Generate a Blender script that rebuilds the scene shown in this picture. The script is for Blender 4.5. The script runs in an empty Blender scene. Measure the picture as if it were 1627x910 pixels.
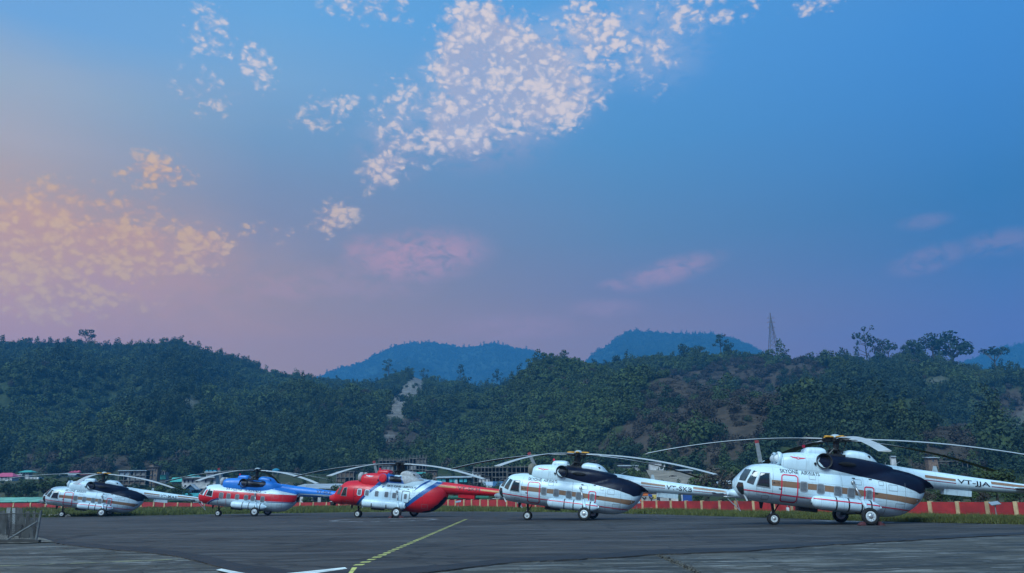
import bpy, bmesh, math, random
import numpy as np
from mathutils import Vector, Matrix, Euler, noise
from mathutils.bvhtree import BVHTree

random.seed(7); np.random.seed(7)
scn = bpy.context.scene
COL = scn.collection
R = math.radians

# ------------------------------------------------------------------ camera
FPX, CX, CY = 1300.0, 813.5, 455.0
PITCH, ROLL, HC = R(14.3676), R(-0.66), 1.623
_F = Vector((0, math.cos(PITCH), math.sin(PITCH)))
_R0 = Vector((1, 0, 0)); _U0 = Vector((0, -math.sin(PITCH), math.cos(PITCH)))
_R = _R0 * math.cos(ROLL) + _U0 * math.sin(ROLL)
_U = _U0 * math.cos(ROLL) - _R0 * math.sin(ROLL)
camd = bpy.data.cameras.new('camera'); cam = bpy.data.objects.new('camera', camd); COL.objects.link(cam)
camd.sensor_width = 36; camd.lens = 36 * FPX / 1627; camd.clip_start = 0.1; camd.clip_end = 20000
M = Matrix((_R, _U, -_F)).transposed().to_4x4(); M.translation = (0, 0, HC)
cam.matrix_world = M
scn.camera = cam
def ray(x, y):
    return (_F + _R * ((x - CX) / FPX) - _U * ((y - CY) / FPX))
def at(x, y, Y):
    d = ray(x, y); t = Y / d.y
    return Vector((d.x * t, Y, HC + d.z * t))
def gp(x, y, z=0.0):
    d = ray(x, y); t = (z - HC) / d.z
    return Vector((d.x * t, d.y * t, z))
def proj(P):                       # numpy (n,3) -> photograph pixels
    P = np.asarray(P, float) - np.array([0, 0, HC])
    z = P @ np.array(_F)
    z = np.where(z < 1e-3, 1e-3, z)
    return CX + FPX * (P @ np.array(_R)) / z, CY - FPX * (P @ np.array(_U)) / z
FH = FPX / math.cos(PITCH)
def tcol(x): return (x - CX) / FH   # X/Y of a pixel column near the horizon

# ------------------------------------------------------------------ exposure, sun, sky
scn.view_settings.view_transform = 'Standard'; scn.view_settings.look = 'None'
scn.view_settings.exposure = 1.5; scn.view_settings.gamma = 1
EXF = 2 ** 1.5
scn.cycles.use_denoising = True
scn.cycles.max_bounces = 6; scn.cycles.diffuse_bounces = 2; scn.cycles.volume_bounces = 0
scn.cycles.transparent_max_bounces = 6
SUN_AZ, SUN_EL = R(205), R(47)      # soft light of the open sky behind the photographer
sl = bpy.data.lights.new('sun', 'SUN'); so = bpy.data.objects.new('sun', sl); COL.objects.link(so)
sl.energy = 1.5; sl.angle = R(34); sl.color = (0.74, 0.93, 1.0)
sd = Vector((math.sin(SUN_AZ) * math.cos(SUN_EL), math.cos(SUN_AZ) * math.cos(SUN_EL), math.sin(SUN_EL)))
so.rotation_euler = sd.to_track_quat('Z', 'Y').to_euler()

def lin(r, g, b):
    f = lambda c: (c / 255 / 12.92) if c / 255 <= 0.04045 else ((c / 255 + 0.055) / 1.055) ** 2.4
    return (f(r), f(g), f(b), 1)

class NT:
    def __init__(s, tree): s.t = tree; s.n = tree.nodes; s.l = tree.links
    def new(s, typ, **kw):
        n = s.n.new(typ)
        for k, v in kw.items(): setattr(n, k, v)
        return n
    def link(s, a, b): s.l.new(a, b)
    def val(s, sock, v):
        if hasattr(v, 'is_output') or isinstance(v, bpy.types.NodeSocket): s.link(v, sock)
        else: sock.default_value = v
    def math(s, op, a, b=None, clamp=False, c=None):
        n = s.new('ShaderNodeMath', operation=op, use_clamp=clamp)
        s.val(n.inputs[0], a)
        if b is not None: s.val(n.inputs[1], b)
        if c is not None: s.val(n.inputs[2], c)
        return n.outputs[0]
    def mix(s, f, a, b, typ='RGBA', blend='MIX'):
        n = s.new('ShaderNodeMix', data_type=typ, blend_type=blend) if typ == 'RGBA' else s.new('ShaderNodeMix', data_type=typ)
        if typ == 'RGBA': i = (0, 6, 7); o = 2
        else: i = (0, 2, 3); o = 0
        s.val(n.inputs[i[0]], f); s.val(n.inputs[i[1]], a); s.val(n.inputs[i[2]], b)
        return n.outputs[o]
    def smooth(s, v, a, b, lo=0.0, hi=1.0):
        n = s.new('ShaderNodeMapRange', interpolation_type='SMOOTHSTEP')
        s.val(n.inputs[0], v); n.inputs[1].default_value = a; n.inputs[2].default_value = b
        n.inputs[3].default_value = lo; n.inputs[4].default_value = hi
        return n.outputs[0]
    def ramp(s, f, stops, interp='EASE'):
        n = s.new('ShaderNodeValToRGB'); n.color_ramp.interpolation = interp
        e = n.color_ramp.elements
        while len(e) < len(stops): e.new(0.5)
        for el, (p, c) in zip(e, stops): el.position = p; el.color = c
        s.val(n.inputs[0], f); return n.outputs[0]
    def noise(s, vec, scale, detail=4, rough=0.55, dist=0.0, out='Fac'):
        n = s.new('ShaderNodeTexNoise'); n.inputs['Scale'].default_value = scale
        n.inputs['Detail'].default_value = detail; n.inputs['Roughness'].default_value = rough
        n.inputs['Distortion'].default_value = dist
        if vec is not None: s.link(vec, n.inputs['Vector'])
        return n.outputs[0] if out == 'Fac' else n.outputs[1]
    def mapping(s, vec, loc=(0, 0, 0), rot=(0, 0, 0), scale=(1, 1, 1), typ='POINT'):
        n = s.new('ShaderNodeMapping', vector_type=typ)
        n.inputs[1].default_value = loc; n.inputs[2].default_value = rot; n.inputs[3].default_value = scale
        s.link(vec, n.inputs[0]); return n.outputs[0]

world = bpy.data.worlds.new('World'); scn.world = world; world.use_nodes = True
W = NT(world.node_tree); W.n.clear()
geo = W.new('ShaderNodeTexCoord').outputs['Generated']
nrm = W.new('ShaderNodeVectorMath', operation='NORMALIZE'); W.link(geo, nrm.inputs[0]); DIR = nrm.outputs[0]
sep = W.new('ShaderNodeSeparateXYZ'); W.link(DIR, sep.inputs[0])
EL = W.math('ARCSINE', sep.outputs[2]); AZ = W.math('ARCTAN2', sep.outputs[0], sep.outputs[1])
# nearness to the sunset (it set to the left of the frame), measured along the horizon
SS = R(-58)
sdot = W.math('COSINE', W.math('SUBTRACT', AZ, SS))
el_n = W.math('DIVIDE', EL, R(90), clamp=True)
SKYC = [  # (nearness, [(elevation, colour)...]) from the sunset side round to the far side
    (0.906, [(0.0, (0.799, 0.166, 0.0)), (9.96, (0.799, 0.166, 0.0)), (12.38, (0.676, 0.209, 0.0)), (15.37, (0.526, 0.255, 0.063)), (18.34, (0.466, 0.33, 0.228)), (21.27, (0.525, 0.432, 0.378)), (24.87, (0.361, 0.469, 0.543)), (28.55, (0.111, 0.396, 0.775)), (45, (0.075, 0.32, 0.72)), (90, (0.06, 0.3, 0.64))]),
    (0.764, [(0.0, (0.665, 0.217, 0.0)), (10.99, (0.665, 0.217, 0.0)), (13.72, (0.46, 0.207, 0.071)), (17.08, (0.336, 0.234, 0.249)), (20.43, (0.258, 0.281, 0.37)), (23.73, (0.186, 0.347, 0.526)), (27.75, (0.2, 0.433, 0.689)), (31.84, (0.107, 0.415, 0.795)), (45, (0.075, 0.32, 0.72)), (90, (0.06, 0.3, 0.64))]),
    (0.394, [(0.0, (0.414, 0.171, 0.134)), (11.08, (0.414, 0.171, 0.134)), (13.91, (0.244, 0.184, 0.275)), (17.39, (0.13, 0.221, 0.368)), (20.85, (0.085, 0.256, 0.48)), (24.26, (0.055, 0.291, 0.601)), (28.42, (0.052, 0.318, 0.71)), (32.62, (0.037, 0.348, 0.793)), (45, (0.075, 0.32, 0.72)), (90, (0.06, 0.3, 0.64))]),
    (0.009, [(0.0, (0.17, 0.084, 0.332)), (9.45, (0.17, 0.084, 0.332)), (11.91, (0.092, 0.118, 0.355)), (14.94, (0.019, 0.137, 0.368)), (17.95, (0.0, 0.156, 0.417)), (20.92, (0.0, 0.193, 0.547)), (24.57, (0.0, 0.224, 0.653)), (28.29, (0.0, 0.248, 0.713)), (45, (0.075, 0.32, 0.72)), (90, (0.06, 0.3, 0.64))]),
]
SKYC = [(sv, [(e, (c[0] + w_ * .05, c[1] + w_ * .065, c[2])) for e, c in st for w_ in [wk * max(0.0, min(1.0, (22 - e) / 8))]]) for (sv, st), wk in zip(SKYC, (1.0, .8, .35, 0))]
def skycol(st): return W.ramp(el_n, [(e / 90.0, tuple(c) + (1,)) for e, c in st], 'LINEAR')
sky = skycol(SKYC[3][1])
for k in (2, 1, 0):
    n = W.new('ShaderNodeMapRange'); W.link(sdot, n.inputs[0]); n.inputs[1].default_value = SKYC[k + 1][0]; n.inputs[2].default_value = SKYC[k][0]
    sky = W.mix(n.outputs[0], sky, skycol(SKYC[k][1]))
hs = W.new('ShaderNodeHueSaturation'); hs.inputs['Saturation'].default_value = .92; W.link(sky, hs.inputs['Color']); sky = hs.outputs[0]
# soft high veil
veil = W.noise(W.mapping(DIR, scale=(1.6, 1.6, 4.0)), 2.2, 3, 0.5, 0.4)
veil = W.math('MULTIPLY', W.smooth(veil, 0.42, 0.72), W.smooth(sdot, 0.55, 1.0))
sky = W.mix(W.math('MULTIPLY', veil, 0.22), sky, lin(196, 186, 190))

CLOUDS = 0.92
def azel(x, y):
    d = ray(x, y).normalized(); return math.atan2(d.x, d.y), math.asin(d.z)
comb = W.new('ShaderNodeCombineXYZ'); W.link(AZ, comb.inputs[0]); W.link(EL, comb.inputs[1]); AE = comb.outputs[0]
def blob(x, y, rx, ry, rot, strength, soft=0.25):
    a, e = azel(x, y)
    k = 1.0 / FPX * 0.93
    v = W.mapping(AE, (a, e, 0), (0, 0, R(rot)), (rx * k / math.cos(e), ry * k, 1), 'TEXTURE')
    ln = W.new('ShaderNodeVectorMath', operation='LENGTH'); W.link(v, ln.inputs[0])
    return W.smooth(ln.outputs['Value'], 1.0 + soft, 0.25, 0.0, strength)
def maxall(lst):
    o = lst[0]
    for b in lst[1:]: o = W.math('MAXIMUM', o, b)
    return o
puffs = maxall([blob(*b) for b in [
    (765, 115, 80, 120, 12, 1.0), (735, 195, 66, 62, 0, 0.90), (840, 120, 95, 95, 20, 0.84), (900, 160, 70, 60, 0, 0.52),
    (660, 190, 95, 90, 30, 0.66), (608, 270, 52, 48, 35, 0.76), (945, 60, 70, 90, -15, 0.70), (1035, 70, 60, 90, -10, 0.56),
    (1110, 20, 120, 40, 0, 0.60), (1300, 8, 60, 20, 0, 0.46), (590, 10, 90, 40, 0, 0.56), (520, 180, 70, 40, 20, 0.50), (532, 345, 52, 36, 30, 0.70),
    (400, 102, 55, 46, -40, 0.60), (335, 55, 60, 50, -30, 0.48), (250, 272, 70, 40, 0, 0.60), (330, 140, 60, 60, 0, 0.40),
    (45, 385, 130, 85, 0, 0.96), (190, 395, 130, 60, 0, 0.90), (320, 395, 60, 50, 0, 0.76), (150, 325, 170, 42, 0, 0.56), (90, 470, 160, 50, 0, 0.72), (420, 370, 60, 24, 0, 0.46)]])
silk = maxall([blob(*b) for b in [
    (665, 408, 125, 48, 6, 1.0), (580, 400, 44, 30, 0, .7), (445, 455, 90, 28, 0, .55), (560, 450, 150, 40, 0, .35), (1060, 432, 95, 24, 12, .6), (985, 452, 40, 12, 0, .4), (1475, 412, 60, 22, 10, .34), (1590, 385, 60, 22, 0, .28),
    (820, 520, 120, 26, 0, .32), (880, 115, 120, 95, 25, .8), (790, 150, 150, 120, 15, .7), (640, 215, 90, 70, 30, .35), (1030, 60, 110, 90, 0, .4), (1470, 352, 40, 14, 0, .22), (960, 490, 70, 18, 0, .3), (80, 440, 220, 90, 0, .75), (300, 450, 160, 60, 0, .35)]])
cvec = W.mapping(DIR, scale=(1, 1, 1.35))
n1 = W.noise(cvec, 34, 2.0, 0.5, 0.2); n2 = W.noise(cvec, 150, 3, 0.6, 0.1)
wob = W.new('ShaderNodeVectorMath', operation='MULTIPLY_ADD'); W.link(W.noise(cvec, 40, 3, 0.6, out='Color'), wob.inputs[0]); wob.inputs[1].default_value = (.022, .022, .022); W.link(cvec, wob.inputs[2])
def cells(scale, smooth=.35):
    n = W.new('ShaderNodeTexVoronoi', feature='SMOOTH_F1'); n.inputs['Scale'].default_value = scale; n.inputs['Smoothness'].default_value = smooth; W.link(wob.outputs[0], n.inputs['Vector'])
    return W.math('SUBTRACT', 1.0, W.math('MULTIPLY', n.outputs['Distance'], 1.25))
c1 = cells(88); c2 = cells(180, .5)
nz = W.math('ADD', W.math('ADD', W.math('MULTIPLY', c1, .34), W.math('MULTIPLY', c2, .16)), W.math('ADD', W.math('MULTIPLY', n1, .62), W.math('MULTIPLY', n2, .12)))
dens = W.math('ADD', nz, W.math('MULTIPLY', puffs, 0.53))
core = W.smooth(nz, 0.44, 0.76)
cover = W.math('MULTIPLY', W.smooth(dens, 0.66, 1.05), W.smooth(puffs, 0.03, 0.25))
cover = W.math('MULTIPLY', cover, W.math('ADD', W.smooth(puffs, .45, .95, .50, .80), W.math('MULTIPLY', core, 0.30)))
sn = W.noise(W.mapping(DIR, scale=(1, 1, 1.8)), 40, 4, 0.6, 0.6)
silkc = W.math('MULTIPLY', silk, W.smooth(sn, 0.24, 0.64))
warm = W.math('MULTIPLY', W.smooth(EL, R(28), R(19)), W.smooth(sdot, 0.55, 0.85))
shade = W.mix(warm, lin(166, 182, 214), lin(226, 154, 92))
lit = W.mix(warm, lin(250, 231, 222), lin(255, 194, 84))
pinkl = W.mix(warm, lin(226, 164, 166), lin(232, 158, 124))
glow = maxall([blob(-40, 410, 360, 120, 0, .66, .6), blob(120, 500, 300, 80, 0, .45, .6)])
gn_ = W.noise(W.mapping(DIR, scale=(1, 1, 2.2)), 14, 4, .6, .5)
sky = W.mix(W.math('MULTIPLY', glow, W.smooth(gn_, .30, .65, .35, 1.0)), sky, lin(255, 168, 78))
pinkl = W.mix(W.smooth(EL, R(21), R(27)), pinkl, lin(206, 208, 224))
sky = W.mix(W.math('MULTIPLY', silkc, CLOUDS), sky, pinkl)
bank = maxall([blob(770, 105, 95, 120, 14, 1.0, .35), blob(850, 130, 85, 95, 20, .92, .35), blob(730, 200, 70, 58, 0, .95, .35), blob(905, 150, 70, 60, 0, .6, .4), blob(940, 55, 60, 70, 0, .5, .4),
               blob(40, 385, 120, 70, 0, .80, .5), blob(190, 395, 120, 50, 0, .72, .5), blob(315, 398, 60, 42, 0, .55, .5), blob(615, 262, 40, 36, 30, .5, .4), blob(250, 268, 34, 22, 0, .4, .4)])
banka = W.math('MULTIPLY', W.smooth(W.math('ADD', bank, W.math('MULTIPLY', W.math('SUBTRACT', nz, .42), 1.2)), .36, .92), W.smooth(bank, .02, .3, 0, .92))
bsh = W.mix(warm, lin(194, 190, 206), lin(240, 172, 100))
sky = W.mix(banka, sky, W.mix(W.smooth(nz, .46, .74), bsh, lit))
ccol = W.mix(core, shade, lit)
sky = W.mix(W.math('MULTIPLY', cover, 0.97), sky, ccol)
nish = W.new('ShaderNodeTexSky', sky_type='NISHITA'); nish.sun_disc = False
nish.sun_elevation = R(4); nish.sun_rotation = R(-58); nish.dust_density = 3
nb = W.new('ShaderNodeBackground'); W.link(nish.outputs[0], nb.inputs[0]); nb.inputs[1].default_value = 0.012
bg = W.new('ShaderNodeBackground'); W.link(sky, bg.inputs[0]); bg.inputs[1].default_value = 0.95 / EXF
add = W.new('ShaderNodeAddShader'); W.link(nb.outputs[0], add.inputs[0]); W.link(bg.outputs[0], add.inputs[1])
wo = W.new('ShaderNodeOutputWorld'); W.link(add.outputs[0], wo.inputs[0])

# ------------------------------------------------------------------ materials
def mat(name, col, rough=0.6, metal=0.0, var=0.12, scale=3.0, spec=0.5, bump=0.0, col2=None, coat=0.0):
    m = bpy.data.materials.new(name); m.use_nodes = True
    T = NT(m.node_tree); b = T.n['Principled BSDF']
    c = tuple(col)[:3] + (1,)
    tc = T.new('ShaderNodeTexCoord').outputs['Object']
    if var > 0:
        f = T.noise(tc, scale, 5, 0.6)
        d = tuple(x * (1 - 2.2 * var) for x in c[:3]) + (1,) if col2 is None else tuple(col2)[:3] + (1,)
        l = tuple(min(1, x * (1 + var)) for x in c[:3]) + (1,)
        T.link(T.mix(T.smooth(f, 0.28, 0.70), d, l), b.inputs['Base Color'])
    else: b.inputs['Base Color'].default_value = c
    b.inputs['Roughness'].default_value = rough; b.inputs['Metallic'].default_value = metal
    b.inputs['Specular IOR Level'].default_value = spec
    if coat: b.inputs['Coat Weight'].default_value = coat
    if bump:
        bp = T.new('ShaderNodeBump'); bp.inputs['Strength'].default_value = bump; bp.inputs['Distance'].default_value = 0.05
        T.link(T.noise(tc, scale * 6, 4, 0.6), bp.inputs['Height']); T.link(bp.outputs[0], b.inputs['Normal'])
    return m
def paint(name, col, dirt=0.5):
    """aircraft paint: skin panels, rivet-line grime and streaks"""
    m = bpy.data.materials.new(name); m.use_nodes = True
    T = NT(m.node_tree); b = T.n['Principled BSDF']
    tc = T.new('ShaderNodeTexCoord').outputs['Object']
    c = tuple(col)[:3] + (1,); d = tuple(x * 0.62 for x in col[:3]) + (1,)
    st = T.noise(T.mapping(tc, scale=(3, 3, .5)), 2.4, 5, 0.65)
    bl = T.noise(tc, 1.3, 4, 0.6)
    f = T.math('MULTIPLY', T.smooth(st, 0.42, 0.75), T.smooth(bl, 0.38, 0.7))
    col1 = T.mix(T.math('MULTIPLY', f, dirt), c, d)
    br = T.new('ShaderNodeTexBrick'); br.inputs['Scale'].default_value = 1.0
    br.inputs['Brick Width'].default_value = 1.15; br.inputs['Row Height'].default_value = 0.62; br.inputs['Mortar Size'].default_value = 0.006
    br.inputs['Color1'].default_value = (1, 1, 1, 1); br.inputs['Color2'].default_value = (.93, .93, .93, 1); br.inputs['Mortar'].default_value = (.55, .55, .55, 1)
    s2 = T.new('ShaderNodeSeparateXYZ'); T.link(tc, s2.inputs[0]); c2 = T.new('ShaderNodeCombineXYZ')
    T.link(s2.outputs[0], c2.inputs[0]); T.link(s2.outputs[2], c2.inputs[1]); T.link(c2.outputs[0], br.inputs['Vector'])
    T.link(T.mix(1.0, col1, br.outputs[0], blend='MULTIPLY'), b.inputs['Base Color'])
    T.link(T.smooth(bl, 0.3, 0.7, 0.28, 0.5), b.inputs['Roughness'])
    return m
def ground_mat(name, kind):
    m = bpy.data.materials.new(name); m.use_nodes = True
    T = NT(m.node_tree); b = T.n['Principled BSDF']
    pos = T.new('ShaderNodeNewGeometry').outputs['Position']
    def streak(rot, sx, scale, lo, hi, d=6):
        f = T.noise(T.mapping(pos, rot=(0, 0, rot), scale=(sx, 1, 1)), scale, d, .7, .7)
        return T.smooth(f, lo, hi)
    def cracks(scale, w, warp):
        wv = T.new('ShaderNodeVectorMath', operation='MULTIPLY_ADD'); T.link(T.noise(pos, 1.2, 4, .6, out='Color'), wv.inputs[0]); wv.inputs[1].default_value = (warp, warp, 0); T.link(pos, wv.inputs[2])
        v = T.new('ShaderNodeTexVoronoi', feature='DISTANCE_TO_EDGE'); v.inputs['Scale'].default_value = scale; T.link(wv.outputs[0], v.inputs['Vector'])
        return T.smooth(v.outputs['Distance'], w, 0)
    fine = T.noise(pos, 25, 4, 0.7); mid = T.noise(T.mapping(pos, rot=(0, 0, .25), scale=(.35, 1.2, 1)), .7, 6, .65, .8)
    if kind == 'asphalt':
        big = T.noise(T.mapping(pos, scale=(.5, 1, 1)), .10, 5, .6, .6)
        f = T.math('ADD', T.math('MULTIPLY', big, .5), T.math('MULTIPLY', mid, .5))
        c = T.mix(T.smooth(f, .41, .59), (.0195, .0175, .0165, 1), (.052, .0475, .045, 1))
        c = T.mix(T.math('MULTIPLY', streak(.12, .16, 1.1, .51, .60), .75), c, (.078, .076, .076, 1))
        c = T.mix(T.math('MULTIPLY', streak(-.2, .22, 2.3, .56, .66), .5), c, (.085, .083, .082, 1))
        c = T.mix(T.math('MULTIPLY', streak(.05, .25, .8, .44, .34), .75), c, (.0100, .0095, .0105, 1))
        c = T.mix(T.smooth(fine, .40, .75, 0, .35), c, (.066, .064, .062, 1))
        wv = T.new('ShaderNodeTexWave', wave_type='RINGS'); wv.inputs['Scale'].default_value = 0.035     # dusty tyre scuffs in long arcs
        wv.inputs['Distortion'].default_value = 6; wv.inputs['Detail'].default_value = 3; T.link(pos, wv.inputs[0])
        c = T.mix(T.math('MULTIPLY', T.math('MULTIPLY', T.smooth(wv.outputs['Fac'], .93, 1.0), T.smooth(mid, .42, .62)), .6), c, (.095, .094, .092, 1))
        pt = T.noise(pos, 0.42, 3, .5); c = T.mix(T.smooth(pt, .62, .67, 0, .6), c, (.0105, .0100, .0105, 1))        # oil stains
        c = T.mix(T.math('MULTIPLY', cracks(.16, .012, 1.6), .7), c, (.008, .008, .009, 1))
        rough = T.smooth(mid, .3, .7, .62, .92)
    else:
        big = T.noise(T.mapping(pos, scale=(.4, 1, 1)), .22, 6, .65, .9)
        c = T.mix(T.smooth(mid, .42, .60), (.028, .028, .024, 1), (.066, .064, .055, 1))
        c = T.mix(T.smooth(big, .50, .64, 0, .75), c, (.026, .026, .022, 1))
        c = T.mix(T.math('MULTIPLY', streak(-.1, .20, 1.3, .53, .60), .8), c, (.130, .130, .118, 1))
        c = T.mix(T.math('MULTIPLY', streak(.35, .14, 2.4, .575, .625), .85), c, (.24, .245, .23, 1))
        c = T.mix(T.math('MULTIPLY', streak(-.5, .16, 3.0, .59, .63), .8), c, (.22, .22, .21, 1))
        c = T.mix(T.math('MULTIPLY', streak(.08, .20, 1.8, .44, .36), .8), c, (.015, .015, .014, 1))
        c = T.mix(T.smooth(fine, .4, .8, 0, .3), c, (.10, .098, .09, 1))
        c = T.mix(T.math('MULTIPLY', cracks(.30, .012, 1.0), .8), c, (.012, .012, .011, 1))
        rough = T.smooth(mid, .3, .7, .6, .9)
    T.link(c, b.inputs['Base Color']); T.link(rough, b.inputs['Roughness']); b.inputs['Specular IOR Level'].default_value = .3
    bp = T.new('ShaderNodeBump'); bp.inputs['Strength'].default_value = .35; bp.inputs['Distance'].default_value = .02
    T.link(fine, bp.inputs['Height']); T.link(bp.outputs[0], b.inputs['Normal'])
    return m

MT = {}
def K(name, *a, **k):
    if name not in MT: MT[name] = mat(name, *a, **k)
    return MT[name]
WHITE = paint('white paint', (.54, .71, .80), .85)
NAVY = paint('navy paint', (.005, .008, .024), .3)
NAVY.node_tree.nodes['Principled BSDF'].inputs['Specular IOR Level'].default_value = .18
TAN = paint('tan paint', (.235, .140, .085), .4)
REDP = paint('red paint', (.56, .010, .022), .35)
LINE_RED = mat('red line paint', (.62, .015, .06), .4, var=.05)
BLUE = paint('blue paint', (.012, .17, .58), .35)
DBLUE = paint('deep blue paint', (.012, .05, .23), .35)
BLACKP = mat('black lettering', (.012, .012, .018), .5, var=0)
GOLD = mat('gold paint', (.48, .24, .07), .5, var=.1)
RUBBER = mat('tyre rubber', (.012, .012, .013), .85, var=.2)
RIM = mat('rim paint', (.60, .68, .72), .45, var=.1)
STEEL = mat('oleo steel', (.45, .47, .48), .3, .6, var=.1)
DARKM = mat('dark metal', (.03, .032, .035), .5, .4, var=.2)
BLIND = mat('window blind', (.13, .15, .17), .35, var=.15, scale=6)
WFRAME = mat('window seal', (.23, .26, .29), .5, var=.1)
GLASS = mat('cockpit glass', (.012, .020, .024), .06, var=0, spec=.8)
LGLASS = mat('windshield glass', (.055, .075, .085), .08, var=.2, spec=.8)
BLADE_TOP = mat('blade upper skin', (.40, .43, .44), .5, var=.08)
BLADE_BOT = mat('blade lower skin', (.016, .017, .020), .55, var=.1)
YELLOW = mat('hub yellow', (.62, .30, .02), .5, var=.1)
CAPM = mat('hub cap', (.30, .38, .42), .5, var=.1)
HOLE = mat('opening shade', (.006, .006, .007), .9, var=0)  # shade inside exhausts, scoops and vents, put into the colour as black
CLOTH = mat('grey canvas', (.34, .36, .38), .9, var=.15, scale=5, bump=.4)
CLOTHD = mat('olive canvas', (.16, .15, .12), .9, var=.15, scale=5, bump=.4)

# ------------------------------------------------------------------ object helpers
def link(o, parent=None):
    COL.objects.link(o)
    if parent: o.parent = parent
    return o
def empty(name, loc=(0, 0, 0)):
    o = bpy.data.objects.new(name, None); o.location = loc; COL.objects.link(o); o.empty_display_size = .3; return o
def tag(o, label=None, cat=None, group=None, kind=None):
    for k, v in (('label', label), ('category', cat), ('group', group), ('kind', kind)):
        if v: o[k] = v
    return o
def mobj(name, V, F, mats, parent=None, smooth=False, mi=None):
    me = bpy.data.meshes.new(name)
    me.from_pydata([tuple(v) for v in V], [], [tuple(f) for f in F])
    for m in (mats if isinstance(mats, (list, tuple)) else [mats]): me.materials.append(m)
    if mi is not None: me.polygons.foreach_set('material_index', list(mi))
    if smooth: me.polygons.foreach_set('use_smooth', [True] * len(me.polygons))
    me.update()
    return link(bpy.data.objects.new(name, me), parent)
class MB:
    """collects simple solids for one mesh"""
    def __init__(s): s.V = []; s.F = []; s.I = []
    def add(s, V, F, mi=0):
        n = len(s.V); s.V += [tuple(v) for v in V]; s.F += [tuple(i + n for i in f) for f in F]; s.I += [mi] * len(F); return s
    def box(s, a, b, mi=0, M=None):
        x0, y0, z0 = a; x1, y1, z1 = b
        V = [(x0, y0, z0), (x1, y0, z0), (x1, y1, z0), (x0, y1, z0), (x0, y0, z1), (x1, y0, z1), (x1, y1, z1), (x0, y1, z1)]
        if M is not None: V = [M @ Vector(v) for v in V]
        return s.add(V, [(0, 3, 2, 1), (4, 5, 6, 7), (0, 1, 5, 4), (1, 2, 6, 5), (2, 3, 7, 6), (3, 0, 4, 7)], mi)
    def tube(s, p, q, r0, r1=None, n=8, mi=0, caps=True):
        p = Vector(p); q = Vector(q); r1 = r0 if r1 is None else r1
        d = (q - p).normalized(); a = d.orthogonal().normalized(); b = d.cross(a)
        V = []
        for c, r in ((p, r0), (q, r1)):
            for i in range(n):
                t = 2 * math.pi * i / n; V.append(c + (a * math.cos(t) + b * math.sin(t)) * r)
        F = [(i, (i + 1) % n, n + (i + 1) % n, n + i) for i in range(n)]
        if caps: F += [tuple(range(n))[::-1], tuple(range(n, 2 * n))]
        return s.add(V, F, mi)
    def lathe(s, prof, n=16, axis='Y', c=(0, 0, 0), mi=0, arc=None):
        """prof: (axial, radius) pairs"""
        V = []; c = Vector(c)
        for (h, r) in prof:
            for i in range(n):
                t = 2 * math.pi * i / n; a = r * math.cos(t); b = r * math.sin(t)
                V.append(c + Vector({'Y': (a, h, b), 'X': (h, a, b), 'Z': (a, b, h)}[axis]))
        F = []
        for k in range(len(prof) - 1):
            for i in range(n):
                F.append((k * n + i, k * n + (i + 1) % n, (k + 1) * n + (i + 1) % n, (k + 1) * n + i))
        F += [tuple(range(n))[::-1], tuple(range((len(prof) - 1) * n, len(prof) * n))]
        return s.add(V, F, mi)
    def build(s, name, mats, parent=None, smooth=False): return mobj(name, s.V, s.F, mats, parent, smooth, s.I)

# ------------------------------------------------------------------ terrain tables (photograph columns)
def IP(tab):
    xs = [p[0] for p in tab]; ys = [p[1] for p in tab]
    return lambda x: np.interp(x, xs, ys)
wall_base = IP([(-700, 809), (-300, 808.5), (20, 807.5), (224, 807), (325, 806.3), (480, 805), (560, 804.6), (640, 804.8), (701, 805.8), (793, 807.5), (860, 809.5), (990, 812.3), (1180, 817), (1300, 819.6), (1481, 822.3), (1618, 825), (1800, 828), (2400, 836)])
wall_top = IP([(-700, 799), (-300, 799), (20, 799), (244, 797.4), (325, 799.4), (480, 798), (560, 797.4), (640, 795), (701, 793.8), (793, 793.5), (860, 794), (990, 795.3), (1180, 796), (1300, 796.3), (1481, 797), (1618, 797.5), (1800, 798), (2400, 800)])
wall_Y = IP([(-700, 165), (-300, 165), (20, 165), (325, 165), (480, 162), (560, 158), (640, 150), (701, 143), (793, 133), (860, 122), (990, 107), (1180, 84), (1300, 75), (1481, 66), (1618, 60.5), (1800, 55), (2400, 42)])
edge_y = IP([(-700, 826), (-60, 823), (70, 822), (330, 817), (560, 813.6), (700, 812.6), (760, 812.4), (900, 813.6), (1050, 817), (1180, 821), (1300, 825), (1384, 828), (1500, 830.5), (1627, 833), (1800, 836), (2400, 841)])
foot_Y = IP([(-700, 340), (700, 340), (850, 300), (1100, 250), (1400, 225), (2400, 220)])
foot_y = IP([(-700, 758), (300, 757), (450, 752), (800, 750), (1000, 748), (1200, 756), (1400, 760), (1627, 760), (2400, 764)])
XS = np.arange(-700, 2401, 6.0)

def strip(name, rows, m, kind='structure', smooth=True):
    """rows: list of lists of points, same length"""
    n = len(rows[0]); V = [p for r in rows for p in r]; F = []
    for k in range(len(rows) - 1):
        for i in range(n - 1): F.append((k * n + i, k * n + i + 1, (k + 1) * n + i + 1, (k + 1) * n + i))
    o = mobj(name, V, F, m, None, smooth); o['kind'] = kind; return o

# base ground sheet out to the horizon
mb = MB(); mb.box((-9000, -400, -6.2), (9000, 9000, -6.0))
tag(mb.build('ground', K('bare earth', (.07, .065, .045), .95)), kind='structure')

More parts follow.
